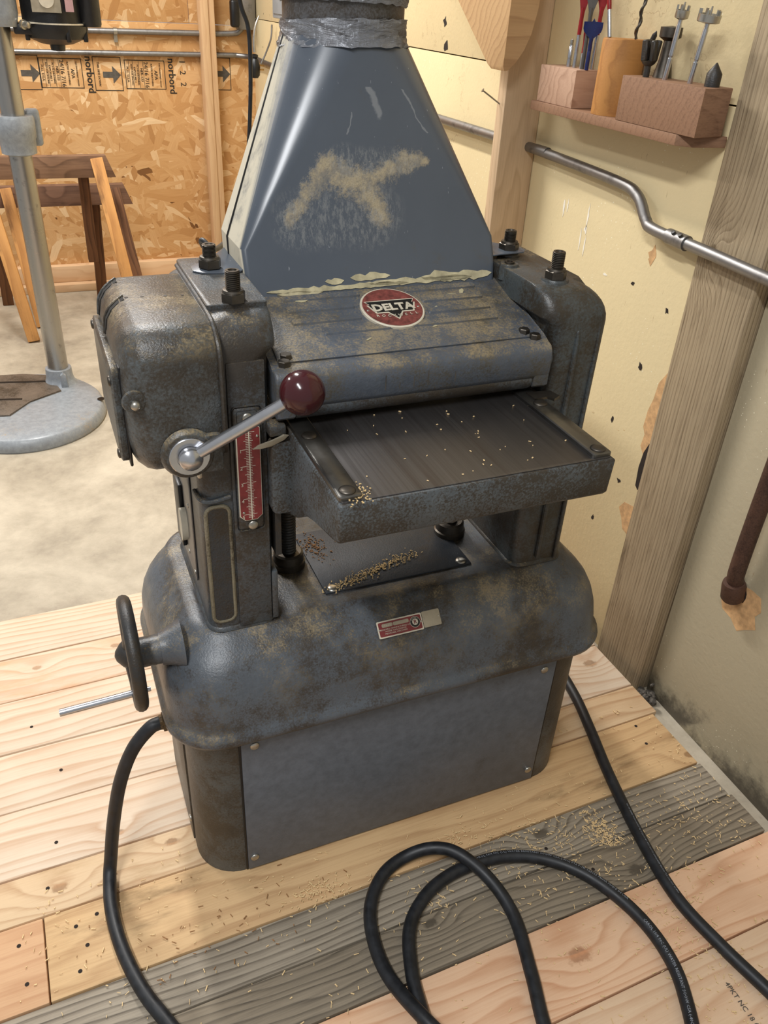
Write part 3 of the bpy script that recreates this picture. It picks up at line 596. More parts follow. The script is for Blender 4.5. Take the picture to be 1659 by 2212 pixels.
# ---- columns
def column(sgn, mat, name):
    secs = []
    xi, xo, y0, y1 = 0.215, 0.319, 0.072, 0.338
    def S(i, o, a, b, r, z): return (min(sgn*i, sgn*o), max(sgn*i, sgn*o), a, b, r, z)
    secs += [S(xi-0.004, xo+0.004, y0-0.004, y1, 0.026, 0.514), S(xi-0.003, xo+0.003, y0-0.003, y1, 0.025, 0.5175), S(xi, xo, y0, y1, 0.022, 0.520), S(xi, xo, y0, y1, 0.022, 0.80)]
    for k in range(9):
        a = k/8*PI/2; rt = 0.050
        secs.append(S(xi-0.012*(k > 0), xo-rt*(1-math.cos(a)), y0-0.004+rt*(1-math.cos(a))*0.9, y1-0.2*rt*(1-math.cos(a)), 0.024, 1.008-rt+rt*math.sin(a)))
    return loft(name, secs, mat, pl, n=7, ang=50)
colL = column(-1, M_body, 'left_column'); colR = column(1, M_right, 'right_column')
# right column: raised rear flange, inner rib and the open gear side
loft('column_flange', [(0.285, 0.324, 0.105, 0.345, 0.012, 0.516), (0.285, 0.324, 0.105, 0.345, 0.012, 0.955), (0.280, 0.316, 0.118, 0.342, 0.012, 0.985), (0.27, 0.300, 0.135, 0.338, 0.012, 1.006)], M_right, pl, n=5, ang=50)
tube('column_rib', [(0.262, 0.069, 0.53), (0.262, 0.069, 0.90), (0.260, 0.076, 0.95), (0.255, 0.098, 0.985)], 0.0045, M_right, pl, seg=8)
tube('column_rib', [(0.300, 0.070, 0.52), (0.300, 0.070, 0.93), (0.292, 0.080, 0.968)], 0.003, M_right, pl, seg=8)
bm = bmesh.new()
for (y, z, r) in ((0.265, 0.955, 0.030), (0.225, 0.935, 0.024), (0.185, 0.915, 0.030), (0.150, 0.900, 0.022)): B_lathe(bm, [(r, 0), (r, 0.006)], (0.2075, y, z), (-1, 0, 0), 20)
bmo('gear_opening', bm, M_black, pl)
for (y, z, r) in ((0.225, 0.935, 0.011), (0.165, 0.920, 0.017)): lathe('shaft_end', [(r, 0), (r, 0.016), (r*0.8, 0.019), (r*0.4, 0.019), (r*0.4, 0.012), (0.001, 0.012)], (0.203, y, z), (-1, 0, 0), M_bolt, pl, 18)
for (x, y, r) in ((0.216, 0.215, 0.015), (0.246, 0.129, 0.021), (0.246, 0.272, 0.019)): lathe('boss', [(r*1.1, 0), (r, 0.022), (r*0.94, 0.024)], (x, y, 0.9875), (0, 0, 1), M_right, pl, 20)
lathe('oil_plug', [(0.008, 0), (0.008, 0.003), (0.005, 0.003), (0.005, 0.001), (0.001, 0.001)], (0.216, 0.215, 1.0115), (0, 0, 1), M_bolt, pl, 14)
# left column details
loft('column_pad', [(-0.283, -0.203, 0.118, 0.335, 0.006, 1.004), (-0.283, -0.203, 0.118, 0.335, 0.006, 1.0135), (-0.282, -0.204, 0.119, 0.334, 0.006, 1.0145)], M_body, pl, n=3)
box('column_strip', (-0.2745, 0.0665, 0.520), (-0.2235, 0.0725, 0.955), M_body, pl, bev=0.0015)
box('column_edge', (-0.2225, 0.068, 0.520), (-0.212, 0.09, 0.612), M_body, pl, bev=0.003)
pf = rrect(-0.3135, -0.280, 0.534, 0.742, 0.012, 5)
bm = bmesh.new(); B_tube(bm, [Vector((x, 0.0715, z)) for x, z in pf], 0.0032, 8, closed=True); bmo('pocket_rim', bm, paint('worn_rim_enamel', (120, 112, 92), 0.5, 2.2), pl)
prism('pocket_face', rrect(-0.311, -0.2825, 0.5365, 0.7395, 0.010, 5), 0.0700, 0.0735, lambda u, v, w_: (u, w_, v), paint('worn_black_iron', (52, 54, 56), 0.5, 5.0, pebble=0.7), pl)
bm = bmesh.new(); B_tube(bm, catmull([(-0.322, 0.10, 0.757), (-0.318, 0.076, 0.754), (-0.305, 0.070, 0.752), (-0.277, 0.070, 0.756)], 5), 0.0035, 8); bmo('column_band', bm, M_body, pl)
box('spring_pin', (-0.322, 0.058, 0.798), (-0.315, 0.075, 0.812), M_screw, pl, bev=0.003)
# switch plate on the outer side of the left column
XS = -0.3195
swp = box('switch_plate', (XS-0.003, 0.150, 0.560), (XS, 0.300, 0.760), M_emt, pl, bev=0.001)

sw = box('switch_body', (XS-0.010, 0.215, 0.585), (XS-0.003, 0.262, 0.700), M_black, swp, bev=0.002)
prism('switch_disc', ragged(20, 0.020, 1, 0.0, 0.7, 1.5), XS-0.0125, XS-0.003, lambda u, v, w_: (w_, 0.205+u, 0.635+v), M_cream_print, swp)
for y, z in ((0.155, 0.575), (0.29, 0.575), (0.29, 0.745), (0.17, 0.690), (0.20, 0.585)): dome_screw('screw', (XS-0.003, y, z), (-1, 0, 0), 0.0045, M_screw, swp)
# depth scale
sb = box('scale_mount', (-0.271, 0.0605, 0.700), (-0.231, 0.067, 0.895), M_body, pl, bev=0.006, seg=3)
box('scale_pocket', (-0.265, 0.0595, 0.866), (-0.238, 0.0615, 0.890), M_body, sb, bev=0.002)
sc = prism('depth_scale', [(-0.268, 0.866), (-0.264, 0.868), (-0.239, 0.868), (-0.235, 0.864), (-0.235, 0.726), (-0.243, 0.719), (-0.260, 0.719), (-0.268, 0.727)], 0.0582, 0.0606, lambda u, v, w_: (u, w_, v), M_cream_print, pl)
prism('scale_face', [(-0.2665, 0.865), (-0.2635, 0.8668), (-0.239, 0.8668), (-0.2358, 0.864), (-0.2358, 0.7265), (-0.2435, 0.7202), (-0.2595, 0.7202), (-0.2665, 0.7275)], 0.0577, 0.0583, lambda u, v, w_: (u, w_, v), M_red, sc)
bm = bmesh.new(); B_box(bm, (-0.2512, 0.0572, 0.721), (-0.2498, 0.0578, 0.866))
for i in range(54):
    z = 0.724 + i*0.0026; L = 0.011 if i % 10 == 2 else (0.0075 if i % 5 == 2 else 0.0048); B_box(bm, (-0.2505-L, 0.0573, z), (-0.2505, 0.0577, z+0.0006)); B_box(bm, (-0.2505, 0.0573, z), (-0.2505+L*0.7, 0.0577, z+0.0004))
bmo('scale_marks', bm, M_cream_print, sc, smooth=False)
for i, ch in enumerate('54321'): text('scale_number', ch, 0.0075, M_cream_print, sc, (-0.2625, 0.0573, 0.7255+i*0.0265), (1, 0, 0), (0, 0, 1), 0.0001)
for x, z, r in ((-0.251, 0.879, 0.0075), (-0.249, 0.709, 0.0075)): dome_screw('screw', (x, 0.0602, z), (0, -1, 0), r, M_screw, sb)
for x, z in ((-0.262, 0.733), (-0.239, 0.852)): dome_screw('rivet', (x, 0.0577, z), (0, -1, 0), 0.002, M_screw, sc)
prism('scale_pointer', [(-0.248, 0.838), (-0.238, 0.8375), (-0.222, 0.839), (-0.205, 0.846), (-0.198, 0.852), (-0.205, 0.854), (-0.222, 0.846), (-0.240, 0.843)], 0.046, 0.0495, lambda u, v, w_: (u, w_, v), M_alu, pl, bev=0.0008)
box('pointer_bracket', (-0.224, 0.050, 0.850), (-0.200, 0.075, 0.866), M_body, pl, bev=0.003)

# ---- gearcase on the left
GX0, GX1, GY0, GY1 = -0.404, -0.284, 0.052, 0.335
to_g = lambda y, z, x: (x, y, z)     # section plane is y,z ; swept along x
def gsec(y0, y1, z0, z1, r, x): return (y0, y1, z0, z1, r, x)
gs = [(0.095, 0.30, 0.845, 0.962, 0.045, GX0), (0.075, 0.318, 0.828, 0.983, 0.05, GX0+0.0035), (0.062, 0.328, 0.816, 0.995, 0.05, GX0+0.011), (0.054, 0.333, 0.808, 1.003, 0.05, GX0+0.022), (GY0, GY1, 0.806, 1.005, 0.048, GX0+0.032), (GY0, GY1, 0.806, 1.005, 0.046, GX1-0.004), (GY0+0.002, GY1, 0.808, 1.003, 0.046, GX1)]
case = loft('gearcase', gs, M_case, pl, n=8, to=to_g, ang=55)
loft('gearcase_flange', [(0.058, 0.337, 0.812, 1.002, 0.046, -0.2855), (0.058, 0.337, 0.812, 1.002, 0.046, -0.2775)], M_body, pl, n=8, to=to_g)
tube('flange_bead', [(-0.283, 0.330, 1.006), (-0.283, 0.12, 1.006), (-0.283, 0.075, 0.995), (-0.283, 0.052, 0.965), (-0.283, 0.050, 0.87)], 0.0035, M_body, pl, seg=8)
# cover on the outer face
cov = loft('gearcase_cover', [(0.088, 0.300, 0.824, 0.952, 0.012, -0.4015), (0.086, 0.302, 0.822, 0.954, 0.012, -0.404), (0.086, 0.302, 0.822, 0.954, 0.012, -0.4115), (0.090, 0.298, 0.826, 0.950, 0.011, -0.4140)], M_case, pl, n=4, to=to_g, ang=50)
box('cover_gasket', (-0.4035, 0.084, 0.817), (-0.3995, 0.304, 0.957), M_black, pl, bev=0.002)
for y, z in ((0.096, 0.936), (0.290, 0.942), (0.100, 0.832)): dome_screw('screw', (-0.414, y, z), (-1, 0, 0), 0.007, M_bolt, cov)
M_slot = flat('dark_slot', (26, 23, 20), 0.8)
# cooling slots over the rounded shoulder: dark overlays for the shade inside
for y in (0.281, 0.203):
    P2 = [(-0.4042, 0.958), (-0.4035, 0.968), (-0.4012, 0.982), (-0.3945, 0.9935), (-0.3855, 1.0005), (-0.376, 1.0045)]; Nn = [(-1, 0.05), (-0.98, 0.2), (-0.9, 0.45), (-0.6, 0.8), (-0.4, 0.92), (-0.15, 0.98)]
    lo = [-0.001, -0.010, -0.014, -0.0145, -0.012, -0.008]; hi = [0.002, 0.001, -0.001, -0.002, 0.001, 0.007]
    bm = bmesh.new(); L1 = [bm.verts.new((p[0]+n[0]*0.0008, y+a, p[1]+n[1]*0.0008)) for p, n, a in zip(P2, Nn, lo)]; L2 = [bm.verts.new((p[0]+n[0]*0.0008, y+a, p[1]+n[1]*0.0008)) for p, n, a in zip(P2, Nn, hi)]
    D1 = [bm.verts.new((v.co.x+0.004, v.co.y, v.co.z-0.004)) for v in L1]; D2 = [bm.verts.new((v.co.x+0.004, v.co.y, v.co.z-0.004)) for v in L2]
    for k in range(5):
        bm.faces.new((L1[k], L1[k+1], L2[k+1], L2[k])); bm.faces.new((L1[k], L1[k+1], D1[k+1], D1[k])); bm.faces.new((L2[k], L2[k+1], D2[k+1], D2[k]))
    bmo('cooling_slot', bm, M_slot, case)
    tube('slot_lip', [(p[0]+n[0]*0.001, y+a+0.0005, p[1]+n[1]*0.001) for p, n, a in zip(P2, Nn, hi)], 0.0018, M_case, case, seg=8, n=4)
bm = bmesh.new()
for x in (-0.372, -0.352, -0.322, -0.300): B_lathe(bm, [(0.0025, 0), (0.0025, 0.0006)], (x, 0.20-(x+0.34)*0.1, 1.0048), (0, 0, 1), 10)
bmo('oil_holes', bm, M_black, case)
# recessed spring stop, pivot boss with lever
lathe('stop_recess', [(0.015, 0), (0.014, 0.003), (0.011, 0.004)], (-0.392, 0.0545, 0.924), (0.1, -1, 0), M_case, pl, 20)
dome_screw('stop_pin', (-0.391, 0.050, 0.921), (0, -1, 0), 0.0065, M_screw, pl, h=1.2)
PV = Vector((-0.3325, 0.0525, 0.8440))
lathe('pivot_boss', [(0.036, 0.002), (0.035, 0.004), (0.032, 0.009), (0.030, 0.010)], PV, (0, -1, 0), M_case, pl, 32)
prism('pivot_pad', rrect(-0.335, -0.288, 0.815, 0.869, 0.006, 3), 0.044, 0.056, lambda u, v, w_: (u, w_, v), M_case, pl, bev=0.002)
lathe('washer', [(0.0265, 0.0), (0.0265, 0.003), (0.0255, 0.0038), (0.017, 0.0038), (0.0165, 0.002)], PV+Vector((0, -0.0095, 0)), (0, -1, 0), M_chrome, pl, 36)

BALL = Vector((-0.197, -0.012, 0.940))
hub = lathe('lever_hub', [(0.0155, 0.0), (0.0155, 0.012), (0.0135, 0.015), (0.004, 0.0195), (0.0012, 0.020)], PV+Vector((0, -0.010, 0)), (0, -1, 0), M_chrome, pl, 30)
h0 = PV+Vector((0.010, -0.017, 0.006)); tube('lever_rod', [h0, h0.lerp(BALL, 0.5), BALL], 0.0080, M_chrome, hub, seg=16, n=4)
bm = bmesh.new(); bmesh.ops.create_uvsphere(bm, u_segments=40, v_segments=24, radius=0.0285, matrix=Matrix.Translation(BALL)); bmo('lever_ball', bm, M_knob, hub, ang=80)


# ---- table
TZ = 0.855
prof = [(-0.147, TZ), (-0.149, TZ-0.003), (-0.146, 0.803), (-0.142, 0.798), (-0.13, 0.794), (-0.06, 0.784), (-0.03, 0.768), (0.03, 0.728), (0.05, 0.722), (0.085, 0.715), (0.30, 0.715), (0.30, TZ)]
M_ts = M_table_side
tb = prism('table', prof, -0.196, 0.196, lambda u, v, w_: (w_, u, v), M_ts, pl, bev=0.005, seg=3, ang=45)
bm = bmesh.new(); B_loft(bm, [(-0.192, 0.192, -0.1435, 0.30, 0.006, TZ-0.002), (-0.192, 0.192, -0.1435, 0.30, 0.006, TZ+0.0012), (-0.191, 0.191, -0.1425, 0.299, 0.006, TZ+0.0016)], 3); bmo('table_top', bm, M_ttop, tb)
for s in (-1, 1):
    rl = loft('table_rail', [(min(s*0.163, s*0.193), max(s*0.163, s*0.193), -0.141, 0.13, 0.005, TZ+0.001), (min(s*0.163, s*0.193), max(s*0.163, s*0.193), -0.141, 0.13, 0.005, TZ+0.006), (min(s*0.1645, s*0.1915), max(s*0.1645, s*0.1915), -0.1395, 0.13, 0.005, TZ+0.0072)], M_rail, tb, n=3)
    for y in (-0.1275, 0.0185): dome_screw('rail_screw', (s*0.1785, y, TZ+0.0072), (0, 0, 1), 0.0105, M_bolt, rl, h=0.35)
prism('rail_catch', [(0.176, 0.055), (0.215, 0.050), (0.219, 0.030), (0.205, 0.022), (0.200, 0.032), (0.176, 0.030)], TZ+0.006, TZ+0.010, lambda u, v, w_: (u, v, w_), M_bolt, tb)
for s in (-1, 1):
    prism('slide_lug', rrect(min(s*0.186, s*0.2235), max(s*0.186, s*0.2235), 0.728, 0.843, 0.010, 4), 0.046, 0.070, lambda u, v, w_: (u, w_, v), M_ts, tb, bev=0.003)
box('slide_gib', (-0.214, 0.070, 0.640), (-0.205, 0.11, 0.850), M_dark, tb)
box('slide_gib', (0.205, 0.070, 0.690), (0.214, 0.11, 0.850), M_dark, tb)
# lead screws
for x in (-0.156, 0.156):
    thread('lead_screw', (x, 0.205, 0.517), 0.0135, 0.21, M_dark if x < 0 else M_bolt, pl, 38)
    lathe('screw_collar', [(0.029, 0), (0.029, 0.010), (0.0265, 0.012), (0.0255, 0.026), (0.022, 0.029), (0.0142, 0.029)], (x, 0.205, 0.516), (0, 0, 1), M_bolt, pl, 26)

# ---- cutter head casting
hp = [(0.085, 0.9385), (0.070, 0.9385), (0.0595, 0.935), (0.0545, 0.927), (0.053, 0.915), (0.053, 0.893), (0.056, 0.886), (0.060, 0.884), (0.10, 0.884), (0.245, 0.93), (0.245, 0.985), (0.232, 0.983)]
hd = prism('head_casting', hp, -0.212, 0.212, lambda u, v, w_: (w_, u, v), M_head, pl, bev=0.004, seg=3, ang=40)
for s in (-1, 1): prism('head_foot', [(0.054, 0.90), (0.054, 0.874), (0.058, 0.870), (0.098, 0.870), (0.098, 0.90)], min(s*0.185, s*0.2115), max(s*0.185, s*0.2115), lambda u, v, w_: (w_, u, v), M_head, hd, bev=0.003)
lathe('feed_roller', [(0.0155, 0), (0.0165, 0.003), (0.0165, 0.365), (0.0155, 0.368)], (-0.184, 0.0715, 0.8815), (1, 0, 0), M_body, pl, 28)
box('head_shadow_bar', (-0.19, 0.125, 0.862), (0.19, 0.14, 0.89), M_dark, pl)  # dark bar added in place of the shade beneath the head
# sloping cover with pressed ribs
sl0 = Vector((0, 0.085, 0.9385)); sl1 = Vector((0, 0.245, 0.985)); su = (sl1-sl0).normalized(); sn = Vector((0, -su.z, su.y))
def onhead(x, t_, h=0.0): return sl0 + Vector((x, 0, 0)) + su*t_ + sn*h
cvx = prism('head_cover', [(-0.200, 0.0), (0.200, 0.0), (0.196, 0.164), (-0.197, 0.164)], -0.001, 0.0028, lambda u, v, w_: tuple(onhead(u, v, w_)), M_head, pl, bev=0.0012)
for (t0, t1, gap) in ((0.132, 0.146, 0.036), (0.104, 0.119, 0.054), (0.076, 0.090, 0.053), (0.048, 0.062, 0.0)):
    for a, b in (((-0.158, -gap), (gap, 0.158)) if gap else ((-0.120, 0.0), (0.0, 0.158))):
        bm = bmesh.new(); pw = [(a, b, t0, t1, 0.003, 0.0028), (a+0.0015, b-0.0015, t0+0.0015, t1-0.0015, 0.002, 0.0052)]
        B_loft(bm, pw, 2, lambda x, v, h: tuple(onhead(x, v, h))); bmo('pressed_rib', bm, M_head, cvx)
ec = 0.094
emb = bmesh.new(); B_lathe(emb, [(0.0405, -0.001), (0.0405, 0.0028), (0.0398, 0.0034), (0.038, 0.0034)], onhead(0.0, ec, 0.0028), sn, 48); emb = bmo('emblem', emb, M_cream_print, pl)
M_emred = flat('worn_emblem_red', (124, 62, 56), 0.5, var=0.3, scale=120)
lathe('emblem_field', [(0.0378, 0), (0.0378, 0.0005)], onhead(0, ec, 0.0063), sn, M_emred, emb, 48)
def eshape(name, pts, h, th, mat): return prism(name, pts, h, h+th, lambda u, v, w_: tuple(onhead(u, ec+v, w_)), mat, emb, smooth=False)
tri = lambda k: [(-0.0315-k, 0.0125+k), (0.0315+k, 0.0125+k), (0.0275+k*0.6, 0.0065), (0.0300+k*1.3, 0.0065), (0.0235+k*0.9, -0.0095-k), (0.009+k*0.6, -0.0095-k), (0.0, -0.0225-k*1.7), (-0.009-k*0.6, -0.0095-k), (-0.0235-k*0.9, -0.0095-k), (-0.0300-k*1.3, 0.0065), (-0.0275-k*0.6, 0.0065)]
eshape('emblem_outline', tri(0.0018), 0.0068, 0.0003, M_cream_print); eshape('emblem_triangle', tri(0.0), 0.0071, 0.0003, M_black)
text('emblem_word', 'DELTA', 0.0185, M_cream_print, emb, onhead(0, ec-0.0015, 0.0077), (1, 0, 0), su, 0.0003, bold=0.0007, spacing=1.0, sx=0.98)
for k, ch in enumerate('ROCKWELL'):
    x = -0.0255+k*0.0073; text('emblem_word', ch, 0.0062, M_cream_print, emb, onhead(x, ec-0.0165-0.002*math.cos(x*60), 0.0077), (1, 0, 0), su, 0.0002)
for x in (-0.0335, 0.0335): dome_screw('rivet', onhead(x, ec-0.003, 0.0066), sn, 0.0018, M_screw, emb)
ES = onhead(0, ec, 0.0028)
for o in [emb]+list(emb.children):
    loc = wloc(o); o.data.transform(Matrix.Translation(ES-loc) @ Matrix.Scale(1.2, 4) @ Matrix.Translation(loc-ES))
for (x, y) in ((-0.194, 0.078), (-0.187, 0.094), (0.183, 0.096), (0.193, 0.080)):
    bm = bmesh.new(); B_hex(bm, (x, y, 0.9385+max(0, (y-0.085)*0.3)), (0, 0, 1), 0.0085, 0.008, rot=0.3); bmo('head_bolt', bm, M_bolt, pl)
# ---- the four tie bolts
for i, (x, y) in enumerate(((-0.2455, 0.129), (0.2455, 0.128), (-0.2455, 0.271), (0.2455, 0.271))):
    z0 = 1.0145 if x < 0 else 1.0115
    if i >= 2: z0 += 0.004
    bm = bmesh.new(); B_hex(bm, (x, y, z0), (0, 0, 1), 0.0165, 0.0125, rot=0.2+i*0.5); nut = bmo('tie_nut', bm, M_bolt, pl)
    lathe('nut_collar', [(0.0145, 0), (0.0135, 0.003), (0.011, 0.0035)], (x, y, z0+0.0122), (0, 0, 1), M_bolt, nut, 22)
    thread('tie_bolt', (x, y, z0+0.010), 0.0098, 0.030 if i < 2 else 0.022, M_bolt, pl, 12)

# ---- dust hood (square to round transition) with its ears, fixed on the planer
hood = thing('dust_hood', 'tall tapered blue grey sheet metal dust hood with sawdust caked on its front', 'dust hood', (0, 0.3, 0.985))
bx, by0, by1, rc = 0.205, 0.254, 0.385, 0.010
CT = Vector((0, 0.41, 1.306)); rT = 0.090; NS = 12
def base_pts(hx, y0, y1, z, r):
    out = []
    for cx, cy, a0 in ((hx-r, y0+r, -90), (hx-r, y1-r, 0), (-hx+r, y1-r, 90), (-hx+r, y0+r, 180)):
        for i in range(NS+1): a = R(a0+90*i/NS); out.append(Vector((cx+r*math.cos(a), cy+r*math.sin(a), z)))
    return out
top = []
for a0 in (-90, 0, 90, 180):
    for i in range(NS+1): a = R(a0+90*i/NS); top.append(CT+Vector((rT*math.cos(a), rT*math.sin(a), 0)))
bm = bmesh.new()
P0 = base_pts(0.200, 0.226, 0.375, 0.978, 0.008); P1 = base_pts(bx-0.001, by0-0.001, by1, 1.044, rc); 
rings = [[bm.verts.new(p) for p in P0], [bm.verts.new(p) for p in base_pts(0.2035, 0.236, 0.38, 1.006, 0.009)], [bm.verts.new(p) for p in P1]]
for k in (0.25, 0.5, 0.75, 1.0): rings.append([bm.verts.new(p.lerp(q, k)) for p, q in zip(P1, top)])
m = len(P0)
for a, b in zip(rings, rings[1:]):
    for i in range(m):
        vs4 = (a[i], a[(i+1) % m], b[(i+1) % m], b[i])
        if (vs4[0].co-vs4[1].co).length < 1e-6 and (vs4[2].co-vs4[3].co).length < 1e-6: continue
        bm.faces.new(vs4)
bmesh.ops.remove_doubles(bm, verts=bm.verts[:], dist=1e-5)
bmo('hood_body', bm, M_hood, hood, ang=24)
# folded rear seam and front lip
tube('hood_seam', [(-0.203, 0.330, 0.985), (-0.205, 0.333, 1.044), (-0.1475, 0.372, 1.175), (-0.0905, 0.410, 1.305)], 0.0016, M_black, hood, seg=6, raw=True)
M_peel = flat('peeled_primer', (186, 176, 142), 0.7, var=0.25, scale=40)
q = random.Random(3)
def peel(x0, x1, z0, z1, seed):
    r_ = random.Random(seed); n_ = max(6, int((x1-x0)/0.008)); up = []; dn = []
    for i in range(n_+1):
        x = x0+(x1-x0)*i/n_; e = math.sin(PI*i/n_)**0.4; zm = (z0+z1)/2; up.append((x, zm+(z1-zm)*e*r_.uniform(0.3, 1.1))); dn.append((x, zm-(zm-z0)*e*r_.uniform(0.5, 1)))
    slope = (0.254-0.226)/(1.044-0.978)
    prism('peeled_strip', dn+up[::-1], -0.0012, 0.0002, lambda u, v, w_: (u, 0.226+(v-0.978)*slope*0.97+w_-0.0008, v), M_peel, hood, smooth=False)
peel(-0.175, 0.05, 0.984, 0.993, 1); peel(-0.16, -0.09, 0.981, 0.988, 4); peel(-0.02, 0.16, 0.985, 0.996, 2); peel(0.07, 0.195, 0.984, 1.004, 8); peel(-0.045, 0.02, 0.994, 1.006, 5); peel(-0.085, -0.055, 0.992, 1.003, 6)
bm = bmesh.new()                      # rolled bottom lip, slightly bent
lip = [Vector((-0.204+0.408*i/30, 0.2235-0.0012*math.sin(i*0.7), 0.9775+0.0016*math.sin(i*0.55)+0.0012*math.sin(i*1.7))) for i in range(31)]
B_tube(bm, lip, 0.0028, 6); bmo('hood_lip', bm, M_hood, hood)
# duct collar with tape, running up out of view
lathe('duct', [(0.0890, -0.004), (0.0892, 0.10), (0.0915, 0.105), (0.0915, 0.9)], CT, (0, 0, 1), paint('grimy_duct', (92, 92, 94), 0.6, 9.0, 0.32), hood, 48)
def tapeband(z0, z1, r, a0, a1, seed, name='duct_tape'):
    bm = bmesh.new(); q_ = random.Random(seed); na = 70; nz = 7; g = []
    for j in range(nz+1):
        row = []
        for i in range(na+1):
            a = R(a0+(a1-a0)*i/na); t_ = j/nz; ed = (q_.uniform(-0.0012, 0.0012) if j in (0, nz) else 0)
            wob = 0.0016*math.sin(i*0.9+j*1.7+seed)+q_.uniform(-0.0012, 0.0012)
            rr = r+wob+(0.006*max(0, 1-t_*3) if name == 'skirt_tape' else 0); z = z0+(z1-z0)*t_+ed+0.004*math.sin(i*0.12+seed)
            row.append(bm.verts.new(CT+Vector((rr*math.cos(a), rr*math.sin(a), z-CT.z))))
        g.append(row)
    for j in range(nz):
        for i in range(na): bm.faces.new((g[j][i], g[j][i+1], g[j+1][i+1], g[j+1][i]))
    bmesh.ops.solidify(bm, geom=bm.faces[:], thickness=0.0006); return bmo('duct_tape', bm, M_tape, hood, ang=30)
tapeband(1.292, 1.326, 0.0925, 0, 360, 1, 'skirt_tape'); tapeband(1.345, 1.40, 0.0935, 0, 360, 2); tapeband(1.395, 1.46, 0.0955, 0, 360, 5)
# ears bolted under the rear nuts
for s in (-1, 1):
    pts = [(0.198, 0.250), (0.215, 0.243), (0.262, 0.250), (0.272, 0.262), (0.270, 0.285), (0.235, 0.318), (0.200, 0.372)]
    prism('mounting_ear', [(s*u, v) for u, v in pts], 0, 0.0022, lambda u, v, w_: (u, v, 1.0150+w_+(0.004*math.sin(u*60) if abs(u) < 0.22 else 0)), M_hood, hood, bev=0.0006)

# ---- handwheel on the left side
HC = Vector((-0.438, 0.092, 0.492))
boss = lathe('handwheel_boss', [(0.040, -0.012), (0.034, 0.0), (0.029, 0.010), (0.0265, 0.018), (0.026, 0.022)], (-0.375, 0.092, 0.489), (-1, 0, 0), M_cap, pl, 28)
lathe('handwheel_sleeve', [(0.0245, 0), (0.0235, 0.012), (0.0235, 0.055)], (-0.385, 0.092, 0.489), (-1, 0, 0), M_cap, pl, 28)
hwl = bmesh.new()
B_tube(hwl, [HC+Vector((0, 0.080*math.cos(a), 0.080*math.sin(a))) for a in [2*PI*i/56 for i in range(56)]], 0.0105, 12, closed=True)
B_lathe(hwl, [(0.001, 0.008), (0.03, 0.008), (0.055, 0.002), (0.080, -0.002), (0.080, -0.007), (0.055, -0.003), (0.03, 0.002), (0.001, 0.002)], HC, (-1, 0, 0), 40)
hwl = bmo('handwheel', hwl, M_dark, pl)
B3 = bmesh.new()
for k in range(3):
    a = R(90+k*120+15); p2 = HC+Vector((0, 0.077*math.cos(a), 0.077*math.sin(a))); B_tube(B3, [HC+Vector((-0.004, 0, 0)), HC.lerp(p2, 0.5)+Vector((-0.003, 0, 0)), p2], lambda t_: 0.011-0.004*t_, 10)
bmo('wheel_spokes', B3, M_dark, hwl)
lathe('wheel_hub', [(0.024, -0.006), (0.024, 0.008), (0.018, 0.016), (0.008, 0.024), (0.001, 0.026)], HC, (-1, 0, 0), M_dark, hwl, 26)
tube('crank_pin', [(-0.556, 0.086, 0.410), (-0.49, 0.087, 0.4115), (-0.446, 0.088, 0.4125), (-0.419, 0.089, 0.413)], lambda t_: 0.0062 if t_ < 0.82 else 0.004, M_chrome, hwl, seg=14, n=8)
# cord connector on the cabinet
cn = bmesh.new(); B_lathe(cn, [(0.010, 0), (0.010, 0.012), (0.013, 0.013), (0.013, 0.020), (0.016, 0.021), (0.016, 0.036), (0.0125, 0.037), (0.012, 0.041)], (-0.372, 0.09, 0.3325), (-1, 0, 0.0), 8)
cn = bmo('cord_connector', cn, paint('rusty_fitting', (120, 92, 52), 0.7, 8.8, 0.6), pl)

# ---- black power cord, one long run
rcord = 0.0115
cord_pts = [(-0.410, 0.09, 0.3325), (-0.430, 0.09, 0.325), (-0.462, 0.09, 0.285), (-0.490, 0.09, 0.215), (-0.512, 0.088, 0.125), (-0.528, 0.078, 0.045), (-0.536, 0.055, rcord+0.006), (-0.540, 0.0, rcord), (-0.532, -0.075, rcord), (-0.510, -0.155, rcord), (-0.478, -0.225, rcord), (-0.43, -0.33, rcord), (-0.33, -0.46, rcord), (-0.20, -0.50, rcord), (-0.135, -0.44, rcord), (-0.112, -0.36, rcord),
    (-0.100, -0.285, rcord), (-0.072, -0.212, rcord), (-0.025, -0.170, rcord+0.001), (0.030, -0.148, rcord), (0.090, -0.142, rcord), (0.155, -0.150, rcord), (0.220, -0.180, rcord), (0.275, -0.235, rcord), (0.312, -0.315, rcord), (0.322, -0.395, rcord), (0.305, -0.47, rcord), (0.25, -0.56, rcord), (0.15, -0.60, rcord), (0.075, -0.54, rcord), (0.060, -0.45, rcord),
    (0.085, -0.355, rcord), (0.108, -0.260, rcord), (0.098, -0.185, rcord+0.010), (0.062, -0.125, rcord+0.023), (0.022, -0.094, rcord+0.016), (-0.030, -0.086, rcord+0.002), (-0.080, -0.105, rcord), (-0.120, -0.150, rcord), (-0.138, -0.210, rcord), (-0.138, -0.280, rcord+0.006), (-0.115, -0.365, rcord+0.024), (-0.085, -0.425, rcord+0.018), (-0.04, -0.52, rcord), (0.02, -0.66, rcord), (0.15, -0.78, rcord), (0.35, -0.80, rcord), (0.46, -0.70, rcord),
    (0.447, -0.555, rcord), (0.420, -0.435, rcord), (0.405, -0.330, rcord), (0.420, -0.205, rcord), (0.452, -0.060, rcord), (0.487, 0.060, rcord), (0.515, 0.170, rcord), (0.530, 0.30, rcord), (0.52, 0.45, rcord), (0.44, 0.56, rcord), (0.2, 0.62, rcord)]
